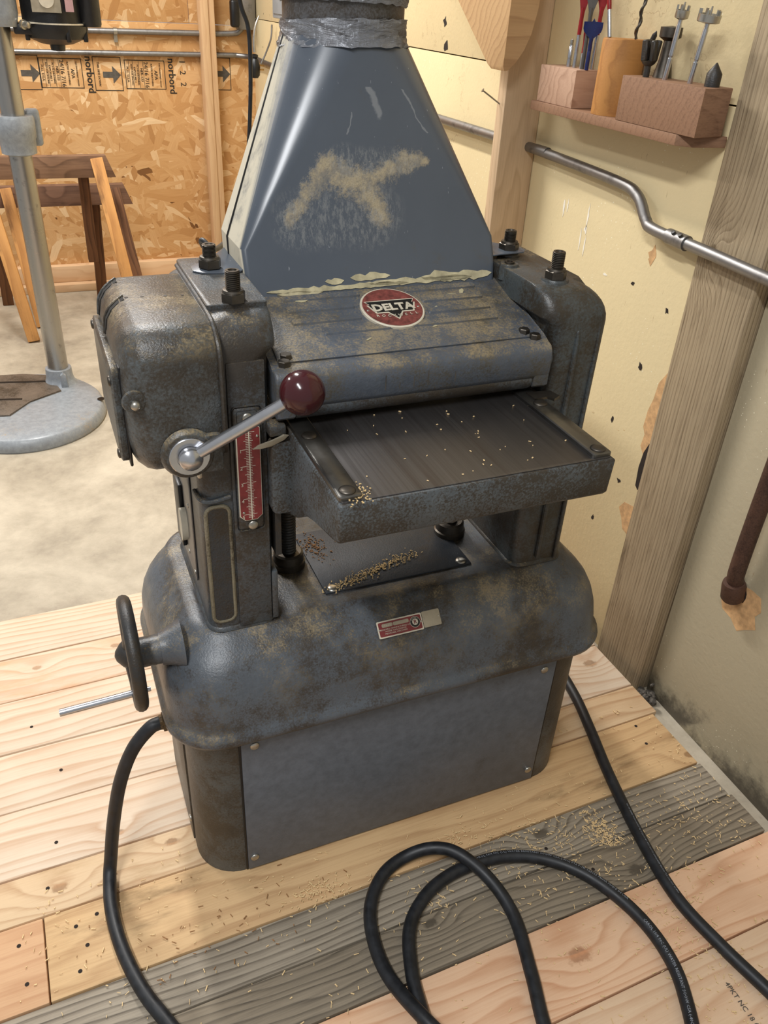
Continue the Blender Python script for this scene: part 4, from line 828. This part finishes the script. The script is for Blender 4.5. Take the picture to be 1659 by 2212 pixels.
cord = thing('power_cord', 'thick black rubber power cord looping over the planks in front of the planer', 'cord', (0, -0.2, 0))
cpts = catmull(cord_pts, 10); bm = bmesh.new(); B_tube(bm, cpts, rcord, 14); bmo('cable', bm, M_rubber, cord, ang=80)
M_cprint = flat('grey_cable_print', (150, 156, 166), 0.6)
acc = [0.0]
for a, b in zip(cpts, cpts[1:]): acc.append(acc[-1]+(b-a).length)
def along(s_):
    s_ = max(0, min(s_, acc[-1]-1e-4)); i = max(0, next(k for k, v in enumerate(acc) if v > s_)-1); f_ = (s_-acc[i])/max(1e-9, acc[i+1]-acc[i]); p = cpts[i].lerp(cpts[i+1], f_); return p, (cpts[i+1]-cpts[i]).normalized()
def cordprint(ctrl, body, tilt=0.5, size=0.0068, rev=False):
    s0 = acc[ctrl*10]
    cu = bpy.data.curves.new('t', 'FONT'); cu.body = body; cu.size = size; cu.align_y = 'CENTER'; cu.resolution_u = 1; t_ = bpy.data.objects.new('t', cu); C.objects.link(t_)
    me = bpy.data.meshes.new_from_object(t_.evaluated_get(bpy.context.evaluated_depsgraph_get())); bpy.data.objects.remove(t_)
    for v in me.vertices:
        p, d = along(s0 + (-v.co.x if rev else v.co.x)); side = d.cross(Vector((0, 0, 1))).normalized(); yy = -v.co.y if rev else v.co.y
        a = tilt - yy/rcord*1.0; nrm = Vector((0, 0, 1))*math.cos(a)+side*math.sin(a); v.co = p+nrm*(rcord+0.0002)
    me.materials.clear(); link('cable_print', me, M_cprint, cord, smooth=False)
cordprint(20, 'CAROL 10/4 90C (UL) WATER RESISTANT SOOW CSA (-40C) FT2 P-7K-123033 MSHA MADE IN USA', -0.25)
cordprint(24, '                 CAROL 10/4 90C (UL) WATER RESISTANT SOOW CSA (-40C) FT2 P-7K-123033', 0.3)
cordprint(50, 'CAROL 10/4 90C (UL) WATER RESISTANT SOOW CSA (-40C) FT2 P-7K-123033 MSHA MADE IN USA', 0.2, 0.0045)

# ================================================================ DRILL PRESS
dp = thing('drill_press', 'floor standing drill press with grey round base, bright column and black motor', 'drill press', (-0.466, 2.30, FZ))
M_dpg = paint('light_grey_hammered_enamel', (150, 156, 162), 0.12, 3.0, 0.32, dirt=(190, 160, 110), pebble=0.15)
DX, DY = -0.466, 2.30
bc = (-0.60, 2.13)
def basering(r1, r2, z, n=64): return [(bc[0]+r1*math.cos(2*PI*i/n), bc[1]+r2*math.sin(2*PI*i/n), z) for i in range(n)]
bm = bmesh.new(); rr = [[bm.verts.new(p) for p in basering(*a)] for a in ((0.278, 0.300, FZ), (0.282, 0.304, FZ+0.008), (0.272, 0.294, FZ+0.038), (0.262, 0.284, FZ+0.046), (0.18, 0.20, FZ+0.052))]
for a, b in zip(rr, rr[1:]):
    for i in range(64): bm.faces.new((a[i], a[(i+1) % 64], b[(i+1) % 64], b[i]))
bm.faces.new(rr[0]); bm.faces.new(rr[-1]); dbase = bmo('base', bm, M_dpg, dp, ang=50)
M_cast = paint('bare_brown_iron', (112, 100, 88), 0.5, 6.0, 0.5)
prism('work_surface', [(-0.95, 2.08), (-0.655, 2.03), (-0.585, 2.13), (-0.47, 2.20), (-0.505, 2.36), (-0.60, 2.40), (-0.95, 2.44)], FZ+0.045, FZ+0.058, lambda u, v, w_: (u, v, w_), M_cast, dp, bev=0.002)
for (a, b) in (((-0.95, 2.385), (-0.50, 2.295)), ((-0.95, 2.225), (-0.61, 2.155))): bar('slot', (a[0], a[1], FZ+0.0585), (b[0], b[1], FZ+0.0585), 0.010, 0.0016, M_black, dp)
lathe('column_socket', [(0.066, 0.045), (0.056, 0.055), (0.050, 0.075), (0.048, 0.110), (0.046, 0.112), (0.0375, 0.112)], (DX, DY, FZ), (0, 0, 1), M_dpg, dp, 32)
prism('socket_lug', [(-0.012, 0.0), (0.014, 0.0), (0.010, 0.05), (0.0, 0.058), (-0.010, 0.05)], DY-0.066, DY-0.04, lambda u, v, w_: (DX+0.012+u, w_, FZ+0.05+v), M_dpg, dp, bev=0.002)
for p in ((-0.335, 2.10), (-0.455, 2.42)): lathe('bolt_hole', [(0.014, 0), (0.014, 0.0015), (0.006, 0.0015), (0.006, 0.001), (0.001, 0.001)], (p[0], p[1], FZ+0.048), (0, 0, 1), M_black, dp, 14)
lathe('column', [(0.0375, 0), (0.0375, 1.9)], (DX, DY, FZ+0.05), (0, 0, 1), steel('drill_column_steel', (178, 176, 172), 0.26, (1, 1, 0.05), 0.1, 2), dp, 40)
lathe('table_collar', [(0.0395, 0), (0.056, 0.006), (0.058, 0.05), (0.062, 0.056), (0.064, 0.115), (0.060, 0.122), (0.040, 0.122)], (DX, DY, 0.838), (0, 0, 1), M_dpg, dp, 32)
box('collar_clamp', (DX+0.035, DY+0.02, 0.86), (DX+0.082, DY+0.065, 0.975), M_dpg, dp, bev=0.012, seg=3)
loft('head_casting', [(-0.60, -0.408, 2.21, 2.39, 0.04, 1.215), (-0.62, -0.400, 2.20, 2.40, 0.04, 1.25), (-0.66, -0.398, 2.20, 2.40, 0.04, 1.60)], M_dpg, dp, n=5)
M_blk = paint('black_enamel_motor', (26, 26, 28), 0.1, 2.0, 0.35, dirt=(70, 64, 56), dust=0.3)
mt = lathe('motor', [(0.001, 0.0), (0.022, 0.0), (0.024, 0.016), (0.050, 0.020), (0.088, 0.036), (0.100, 0.058), (0.1005, 0.075), (0.095, 0.078), (0.095, 0.30)], (-0.295, 2.30, 1.150), (0, 0, 1), M_blk, dp, 40, ang=30)
lathe('motor_seam', [(0.102, 0), (0.102, 0.004)], (-0.295, 2.30, 1.2255), (0, 0, 1), M_cream_print, mt, 40)
lathe('capacitor', [(0.030, 0), (0.033, 0.008), (0.033, 0.2)], (-0.187, 2.26, 1.222), (0, 0, 1), M_blk, mt, 24)
for a in (200, 290, 340): box('motor_lug', (-0.295+0.093*math.cos(R(a))-0.007, 2.30+0.093*math.sin(R(a))-0.007, 1.178), (-0.295+0.093*math.cos(R(a))+0.007, 2.30+0.093*math.sin(R(a))+0.007, 1.226), M_blk, mt, bev=0.003)
box('motor_bracket', (-0.42, 2.24, 1.195), (-0.33, 2.36, 1.225), M_blk, dp, bev=0.004)
lathe('bracket_bolt', [(0.014, 0), (0.014, 0.008), (0.010, 0.009), (0.009, 0.028), (0.006, 0.03)], (-0.392, 2.238, 1.222), (0.6, -0.8, 0), M_screw, dp, 12)
box('motor_plate', (-0.36, 2.196, 1.258), (-0.275, 2.205, 1.33), M_alu, mt); lathe('motor_seal', [(0.022, 0), (0.022, 0.003)], (-0.315, 2.196, 1.292), (0, -1, 0), M_cream_print, mt, 24); box('motor_label', (-0.262, 2.200, 1.262), (-0.238, 2.210, 1.33), flat('pink_label', (190, 150, 150), 0.5), mt)


# ================================================================ SAWHORSES
def oldw(seed, l=(128, 98, 76), d=(74, 52, 38)): return wood('old_timber_%d' % seed, l, d, seed*2.3, rings=38, contrast=0.6, fibre=0.7, stain=(44, 30, 24), stain_amt=0.3, knots=((1.05, 0.0, 0.014),))
Mw1, Mw2 = oldw(1), oldw(2, (120, 90, 72), (70, 48, 38)); Mleg = wood('split_leg_timber', (206, 152, 92), (142, 92, 50), 5.0, rings=30, contrast=0.5, stain=(84, 56, 38), stain_amt=0.45); Mlegd = oldw(3, (112, 76, 50), (58, 36, 24))
def sawhorse(name, label, y, ztop, x0, x1, legs, beam_mat):
    t = thing(name, label, 'sawhorse', (x0, y, FZ)); z = ztop-0.045
    bmm = prism('beam', [(x0, z-0.045), (x1+0.03, z-0.045), (x1-0.004, z+0.045), (x0, z+0.045)], y-0.022, y+0.022, lambda u, v, w_: (u, w_, v), beam_mat, t, bev=0.003)
    for (a, b, m_, w2) in legs: bar('leg', a, b, w2, 0.036, m_, t, bev=0.003, up=(0, 1, 0.2))
    return t
sawhorse('sawhorse', 'upper dark wooden sawhorse, bright split leg nailed across its beam end', 3.12, 0.700, -1.4, -0.115,
    [((-0.162, 3.07, 0.695), (-0.075, 2.90, FZ+0.003), Mleg, 0.052), ((-0.62, 3.07, 0.55), (-0.545, 2.90, FZ+0.003), Mleg, 0.050), ((-0.22, 3.17, 0.63), (-0.222, 3.24, 0.21), Mlegd, 0.045), ((-1.2, 3.07, 0.68), (-1.3, 2.90, FZ+0.003), Mleg, 0.05)], Mw1)
sawhorse('sawhorse', 'lower dark wooden sawhorse nested under the other one', 3.30, 0.545, -1.4, -0.035,
    [((-0.085, 3.25, 0.535), (-0.015, 3.08, FZ+0.003), Mlegd, 0.045), ((-0.55, 3.25, 0.545), (-0.50, 3.08, FZ+0.003), Mleg, 0.048), ((-0.175, 3.35, 0.50), (-0.19, 3.45, FZ+0.003), Mlegd, 0.05), ((-0.62, 3.35, 0.50), (-0.64, 3.45, FZ+0.003), Mlegd, 0.05)], Mw2)

# ================================================================ RIGHT WALL OBJECTS
M_walnut = wood('walnut', (190, 156, 132), (140, 104, 82), 3.0, rings=30, contrast=0.5, wander=2.0); M_walnut2 = wood('dark_walnut', (146, 112, 88), (98, 70, 54), 6.0, rings=60, contrast=0.3, fibre=1.0, wander=1.2)
shelf = thing('wall_shelf', 'narrow walnut shelf board on the cream wall holding the drill bit blocks', 'shelf', (0.66, 0.6, 1.155))
prism('board', [(0.617, 0.860), (0.617, 0.362), (0.640, 0.338), (0.705, 0.330), (0.705, 0.860)], 1.156, 1.1745, lambda u, v, w_: (u, v, w_), M_walnut2, shelf, bev=0.0012)
SZ = 1.1748
def bit(p, kind, label, h, group=None, tilt=(0, 0, 1), w_=0.012, mat=None):
    t = thing('drill_bit' if kind != 'plug' else 'plug_cutter', label, 'drill bit', p, group); a = Vector(tilt).normalized(); P_ = Vector(p)
    x, y, d = frame_of(a)
    if kind == 'spade':
        lathe('shank', [(0.0042, 0), (0.0042, h*0.36), (0.0036, h*0.38)], P_, a, M_chrome if mat not in (M_gry, M_bluep) else mat, t, 10); lathe('neck', [(0.0040, h*0.36), (0.0044, h*0.45), (0.0036, h*0.66)], P_, a, mat, t, 10)
        sidev = Vector((0.80, -0.60, 0)).normalized(); c = P_
        pts = [(-0.0028, h*0.42), (0.0028, h*0.42), (0.004, h*0.62), (w_*0.9, h*0.74), (w_, h*0.80), (w_, h*0.93), (0.003, h*0.93), (0, h), (-0.003, h*0.93), (-w_, h*0.93), (-w_, h*0.80), (-w_*0.9, h*0.74), (-0.004, h*0.62)]
        nn = sidev.cross(a).normalized(); prism('blade', pts, -0.0014, 0.0014, lambda u, v, q_: tuple(c+sidev*u+a*v+nn*q_), mat, t, bev=0.0005)
    elif kind == 'forstner':
        lathe('shank', [(0.0048, 0), (0.0048, h*0.28), (0.0038, h*0.29), (0.0038, h*0.31), (0.0048, h*0.32), (0.0048, h*0.70), (0.004, h*0.72), (0.004, h*0.8)], P_, a, M_chrome, t, 14)
        bm = bmesh.new(); B_lathe(bm, [(0.005, h*0.78), (w_*0.95, h*0.80), (w_, h*0.81), (w_, h*0.90), (w_*0.84, h*0.90), (w_*0.8, h*0.85), (0.003, h*0.85), (0.0015, h), (0.0002, h)], P_, a, 20)
        MT = Matrix.Translation(P_) @ Matrix(((x.x, y.x, d.x, 0), (x.y, y.y, d.y, 0), (x.z, y.z, d.z, 0), (0, 0, 0, 1)))
        for k in range(5): B_box(bm, (w_*0.72, -0.0016, h*0.86), (w_, 0.0016, h*0.96), M=MT @ Matrix.Rotation(k*2*PI/5, 4, 'Z'))
        bmo('cutter_head', bm, M_screw, t)
    elif kind == 'twist':
        r = w_; bm = bmesh.new(); n_ = 40
        B_tube(bm, [P_+a*(h*i/n_)+(x*math.cos(i*0.95)+y*math.sin(i*0.95))*r*0.55 for i in range(n_+1)], r*0.5, 8); B_lathe(bm, [(r*0.35, 0), (r*0.35, h)], P_, a, 8); bmo('spiral', bm, M_bolt, t)
    elif kind == 'plug':
        lathe('shank', [(0.0060, 0), (0.0060, h*0.34)], P_, a, M_dark, t, 12)
        bm = bmesh.new(); B_lathe(bm, [(0.007, h*0.3), (w_*0.8, h*0.36), (w_, h*0.44)], P_, a, 16)
        for k in range(4): B_box(bm, (w_*0.35, -w_*0.42, h*0.42), (w_, w_*0.42, h*0.98), 0.002, 1, M=Matrix.Translation(P_) @ Matrix.Rotation(k*PI/2+0.3, 4, 'Z') @ Matrix.Rotation(0.12, 4, 'X'))
        bmo('cutter_head', bm, M_dark, t)
    elif kind == 'cone':
        lathe('countersink', [(w_, 0), (w_, h*0.55), (w_*0.12, h), (0.0003, h*1.02)], P_, a, M_dark, t, 20)
    return t
b1 = tag(prism('bit_block', [(0.622, 0.845), (0.622, 0.708), (0.690, 0.712), (0.690, 0.852)], SZ, 1.2465, lambda u, v, w_: (u, v, w_), M_walnut, None, bev=0.0015), 'light figured walnut block at the left end of the shelf with spade bits in it', 'tool block')
b2 = tag(prism('bit_block', [(0.617, 0.545), (0.617, 0.316), (0.690, 0.330), (0.690, 0.552)], SZ, 1.252, lambda u, v, w_: (u, v, w_), M_walnut2, None, bev=0.0015), 'dark walnut block at the right end of the shelf with forstner bits in it', 'tool block')
tag(lathe('round_bit_holder', [(0.043, 0), (0.043, 0.131), (0.041, 0.134), (0.001, 0.134)], (0.662, 0.618, SZ), (0, 0, 1), wood('turned_orange_pine', (176, 124, 68), (128, 82, 44), 4.4, rings=20, contrast=0.5, zk=0.1), None, 40), 'round orange turned wood holder between the two blocks', 'tool holder')
M_redp = flat('red_painted_steel', (150, 24, 30), 0.3, var=0.2); M_bluep = flat('blue_painted_steel', (26, 38, 92), 0.25, var=0.2); M_gry = flat('grey_steel_blade', (96, 92, 88), 0.4, 0.5)
Z1 = 1.2467
bit((0.655, 0.790, Z1), 'forstner', 'smallest thin silver bit at the left edge of the light block', 0.052, w_=0.0036)
bit((0.655, 0.768, Z1), 'spade', 'tall red spade bit nearest the left edge of the light block', 0.165, w_=0.010, mat=M_redp)
bit((0.655, 0.742, Z1), 'spade', 'short all red spade bit between the taller ones', 0.078, w_=0.0055, mat=M_redp)
bit((0.648, 0.728, Z1), 'spade', 'tall plain grey spade bit behind the blue one', 0.165, w_=0.012, mat=M_gry)
bit((0.675, 0.731, Z1), 'spade', 'tall red spade bit half hidden by the grey one', 0.170, w_=0.012, mat=M_redp)
bit((0.648, 0.712, Z1), 'spade', 'wide blue spade bit at the right edge of the light block', 0.092, w_=0.019, mat=M_bluep)
Z3 = SZ+0.1345
bit((0.640, 0.640, Z3), 'spade', 'red and silver bit leaning in the round holder', 0.13, tilt=(-0.05, 0.28, 1), w_=0.010, mat=M_redp)
bit((0.665, 0.592, Z3), 'twist', 'spiral auger bit standing in the round holder', 0.20, w_=0.0052, tilt=(0, -0.12, 1))
bit((0.690, 0.572, Z3), 'cone', 'dark stub at the back rim of the round holder', 0.018, w_=0.005, tilt=(0, -0.5, 1))
Z2 = 1.2522
bit((0.640, 0.507, Z2), 'plug', 'dark fluted plug cutter in the dark block', 0.062, w_=0.0145)
bit((0.648, 0.462, Z2), 'forstner', 'narrower bright forstner bit beside the plug cutter', 0.122, w_=0.012, tilt=(0, -0.10, 1))
bit((0.652, 0.398, Z2), 'forstner', 'wide toothed forstner bit towards the right of the dark block', 0.118, w_=0.0195, tilt=(0, -0.12, 1))
bit((0.655, 0.345, Z2), 'cone', 'short pointed black countersink at the right end of the dark block', 0.036, w_=0.013)
lathe('wooden_spool', [(0.018, 0), (0.012, 0.03), (0.010, 0.06), (0.020, 0.066), (0.020, 0.082), (0.001, 0.084)], (0.676, 0.505, 1.252), (0, 0, 1), M_bolt, None, 18)
tag(bpy.data.objects['wooden_spool'], 'small grimy knob shaped chuck piece behind the forstner bits', 'tool part')

# rounded wooden bracket in front of the stud
br = [(0.560, 1.40), (0.558, 1.235), (0.562, 1.227), (0.570, 1.228), (0.588, 1.243), (0.606, 1.268), (0.620, 1.300), (0.629, 1.345), (0.634, 1.40), (0.640, 1.75), (0.560, 1.75)]
def brmap(u, v, w_): return (u, w_, v)
bm = bmesh.new(); A_ = [bm.verts.new((u, 0.90, v)) for u, v in br]; Bq = [bm.verts.new((u, 0.9602+(max(0, (v-1.227))*1.5 if u < 0.6 else 0), v)) for u, v in br]
bm.faces.new(A_); bm.faces.new(Bq)
for i in range(len(br)): bm.faces.new((A_[i], A_[(i+1) % len(br)], Bq[(i+1) % len(br)], Bq[i]))
tag(bmo('wooden_bracket', bm, wood('laminated_bracket_wood', (204, 168, 124), (158, 120, 84), 8.8, rings=46, contrast=0.5, zk=0.5)), 'thick wooden bracket with a rounded lower end fixed to the wall stud', 'bracket')
tag(lathe('nail', [(0.0018, 0), (0.0018, 0.055), (0.0045, 0.055), (0.0045, 0.057)], (0.612, 0.985, 1.150), (-1.0, 0.25, 0.62), M_screw, None, 8), 'bent steel nail sticking out of the stud below the bracket', 'nail')
# rusty pipe
M_rust = paint('rusty_iron_pipe', (84, 56, 42), 0.6, 3.3, 0.6, dirt=(60, 34, 22))
pp = thing('rusty_pipe', 'rusty brown iron pipe coming down the beige wall into a chipped hole', 'pipe', (0.70, 0.02, 0.37))
tube('pipe', [(0.700, -0.005, 1.30), (0.700, 0.005, 0.70), (0.702, 0.008, 0.46), (0.712, 0.010, 0.405), (0.735, 0.010, 0.385)], 0.0165, M_rust, pp)
lathe('collar', [(0.021, 0), (0.023, 0.01), (0.023, 0.04), (0.020, 0.045)], (0.708, 0.010, 0.405), (0.25, 0, -1), M_rust, pp, 20)

# ================================================================ SHAVINGS
def shavings(name, n, fn, mat, seed, L=(0.002, 0.009), W=(0.0007, 0.0018)):
    q_ = random.Random(seed); V = []; F = []
    for i in range(n):
        x, y, z = fn(q_); a = q_.uniform(0, PI); l = q_.uniform(*L); w2 = q_.uniform(*W); h = q_.uniform(0.0004, 0.0014); ti = q_.uniform(-0.25, 0.25)
        c, s_ = math.cos(a), math.sin(a); b = len(V); bend = q_.uniform(-0.2, 0.2)*l
        for (u, v) in ((-l/2, -w2/2), (l/2, -w2/2), (l/2, w2/2), (-l/2, w2/2)):
            for hh in (0, h): V.append((x+u*c-(v)*s_, y+u*s_+(v)*c, z+hh+abs(u*ti)+0.0002))
        F += [(b+1, b+3, b+5, b+7), (b, b+6, b+4, b+2), (b, b+2, b+3, b+1), (b+2, b+4, b+5, b+3), (b+4, b+6, b+7, b+5), (b+6, b, b+1, b+7)]
    me = bpy.data.meshes.new(name); me.from_pydata(V, [], F); return me
M_sh = flat('wood_shaving', (228, 198, 148), 0.8, var=0.15, scale=400); M_shd = flat('brown_shaving', (150, 108, 66), 0.8, var=0.2, scale=400)
def onfloor(q_):
    while True:
        x = q_.uniform(-0.7, 0.66); y = q_.uniform(-0.55, 0.10); 
        if y > -0.01 and abs(x) < 0.385: continue
        return x, y, 0.0006
def heap(cx, cy, sx, sy, z=0.0006):
    return lambda q_: (q_.gauss(cx, sx), q_.gauss(cy, sy), z+abs(q_.gauss(0, 0.0015)))
bits = [('scattered', 700, onfloor), ('a', 200, heap(0.27, -0.185, 0.11, 0.045)), ('b', 190, heap(0.366, -0.165, 0.016, 0.020)), ('c', 120, heap(-0.19, -0.085, 0.035, 0.015)), ('d', 150, heap(0.20, -0.13, 0.09, 0.03)), ('e', 60, heap(-0.36, -0.09, 0.10, 0.05)), ('f', 120, heap(0.37, -0.41, 0.05, 0.06)), ('g', 150, heap(0.58, -0.2, 0.08, 0.06)), ('h', 60, heap(-0.01, -0.17, 0.02, 0.02)), ('i', 60, heap(0.10, -0.075, 0.03, 0.015)), ('j', 80, heap(0.40, -0.30, 0.05, 0.04))]
for i, (nm_, n_, fn) in enumerate(bits):
    def clampf(q_, fn=fn):
        for _ in range(50):
            p = fn(q_)
            if p[0] < 0.665 and not (p[1] > -0.006 and abs(p[0]) < 0.385): return p
        return (0.2, -0.2, 0.0006)
    o = link('wood_shavings', shavings('wood_shavings', n_, clampf, M_sh, i), M_sh if i != 5 else M_shd, None, smooth=False)
    lab = ['scattered pale wood shavings over the planks', 'pale shavings strewn along the grey boards', 'small heap of shavings beside the straight cord run', 'shavings heaped on the orange and grey board seam', 'shavings strewn by the cabinet foot near the knot', 'brown splinters left of the cabinet foot', 'shavings on the pink boards by the cord', 'pale shavings near the wall corner', 'little heap of shavings inside the cord loop', 'few shavings on the big knot', 'loose shavings between loop and straight cord'][i]
    tag(o, lab, 'shavings', kind='stuff')
o = link('wood_chips', shavings('wood_chips', 46, lambda q_: (q_.gauss(0.03, 0.09), q_.uniform(-0.135, 0.08), TZ+0.0018), M_sh, 77, L=(0.001, 0.004)), M_sh, None, smooth=False); tag(o, 'pale wood chips lying on the dark planer table', 'wood chips', kind='stuff')
o = link('sawdust_heap', shavings('sawdust_heap', 260, lambda q_: (q_.gauss(-0.170, 0.007), q_.gauss(-0.127, 0.010), TZ+0.0075 if False else TZ+0.0018+abs(q_.gauss(0, 0.001))), M_dust, 78, L=(0.001, 0.003)), M_dust, None, smooth=False); tag(o, 'crumbs of sawdust round the front left rail screw', 'sawdust', kind='stuff')
o = link('sawdust_heap', shavings('sawdust_heap', 420, lambda q_: (lambda t_: (-0.04+t_*0.1+q_.gauss(0, 0.012), 0.13+t_*0.03+q_.gauss(0, 0.006), 0.5188+abs(q_.gauss(0, 0.001))))(q_.uniform(-0.7, 1.0)), M_dust, 79, L=(0.001, 0.004)), M_dust, None, smooth=False); tag(o, 'streak of sawdust on the flat plate below the table', 'sawdust', kind='stuff')
o = link('sawdust_heap', shavings('sawdust_heap', 160, lambda q_: (q_.gauss(-0.10, 0.012), q_.gauss(0.235, 0.018), 0.5190), M_shd, 80, L=(0.001, 0.004)), M_shd, None, smooth=False); tag(o, 'brown crumbs beside the left lead screw', 'sawdust', kind='stuff')
for o in list(bpy.data.objects):
    c_ = o.get('category')
    if c_ == 'drill bit': o['group'] = 'drill bits standing on the wall shelf'
    if c_ == 'tool block': o['group'] = 'bit blocks on the wall shelf'
    if c_ == 'sawhorse': o['group'] = 'sawhorses by the strand board wall'
    if c_ == 'conduit': o['group'] = 'galvanised conduits on the walls'
    if o.type == 'EMPTY' and o.get('kind') == 'structure' and 'label' in o: del o['label']

bm = bmesh.new(); q_ = random.Random(12)
for i in range(26):
    p = (0.70+q_.gauss(0, 0.010), 0.125+q_.gauss(0, 0.016), FZ+0.004+abs(q_.gauss(0, 0.012))); r_ = q_.uniform(0.004, 0.011)
    bmesh.ops.create_icosphere(bm, subdivisions=1, radius=r_, matrix=Matrix.Translation(p) @ Matrix.Diagonal((1, q_.uniform(0.5, 1.3), q_.uniform(0.4, 0.9), 1)))
tag(bmo('rubble', bm, flat('grey_rubble', (96, 90, 82), 0.9, var=0.35, scale=120), smooth=False), 'crumbled grey debris in the corner at the foot of the post', 'debris', kind='stuff')
# flaked paint and splinters lying on the head cover and hood
for i, (x, t_, l_, w2, a) in enumerate(((-0.125, 0.133, 0.022, 0.007, 0.2), (0.088, 0.140, 0.026, 0.010, -0.2), (0.105, 0.118, 0.020, 0.004, 0.1), (0.128, 0.124, 0.016, 0.007, 0.8), (-0.142, 0.112, 0.018, 0.005, 0.1), (-0.06, 0.030, 0.010, 0.003, 0.5), (0.05, 0.045, 0.009, 0.003, 0.3), (0.07, 0.09, 0.008, 0.003, 0.7))):
    pts = [(x+math.cos(a)*u-math.sin(a)*v, t_+math.sin(a)*u+math.cos(a)*v) for u, v in ragged(9, 0.5, 60+i, 0.35, l_, w2)]
    prism('paint_flake', pts, 0.0030, 0.0040, lambda u, v, w_: tuple(onhead(u, v, w_)), M_peel, cvx, smooth=False)
for i in range(16):
    x = -0.165+i*0.0215; prism('pencil_mark', [(x, 0), (x+0.0012, 0), (x+0.0012, 0.010+0.006*((i*7) % 3)), (x, 0.010+0.006*((i*7) % 3))], 0.0526, 0.0530, lambda u, v, w_: (u, w_, 0.898+v), M_ink2, hd, smooth=False) if i in (5, 6, 7, 8, 10) else None
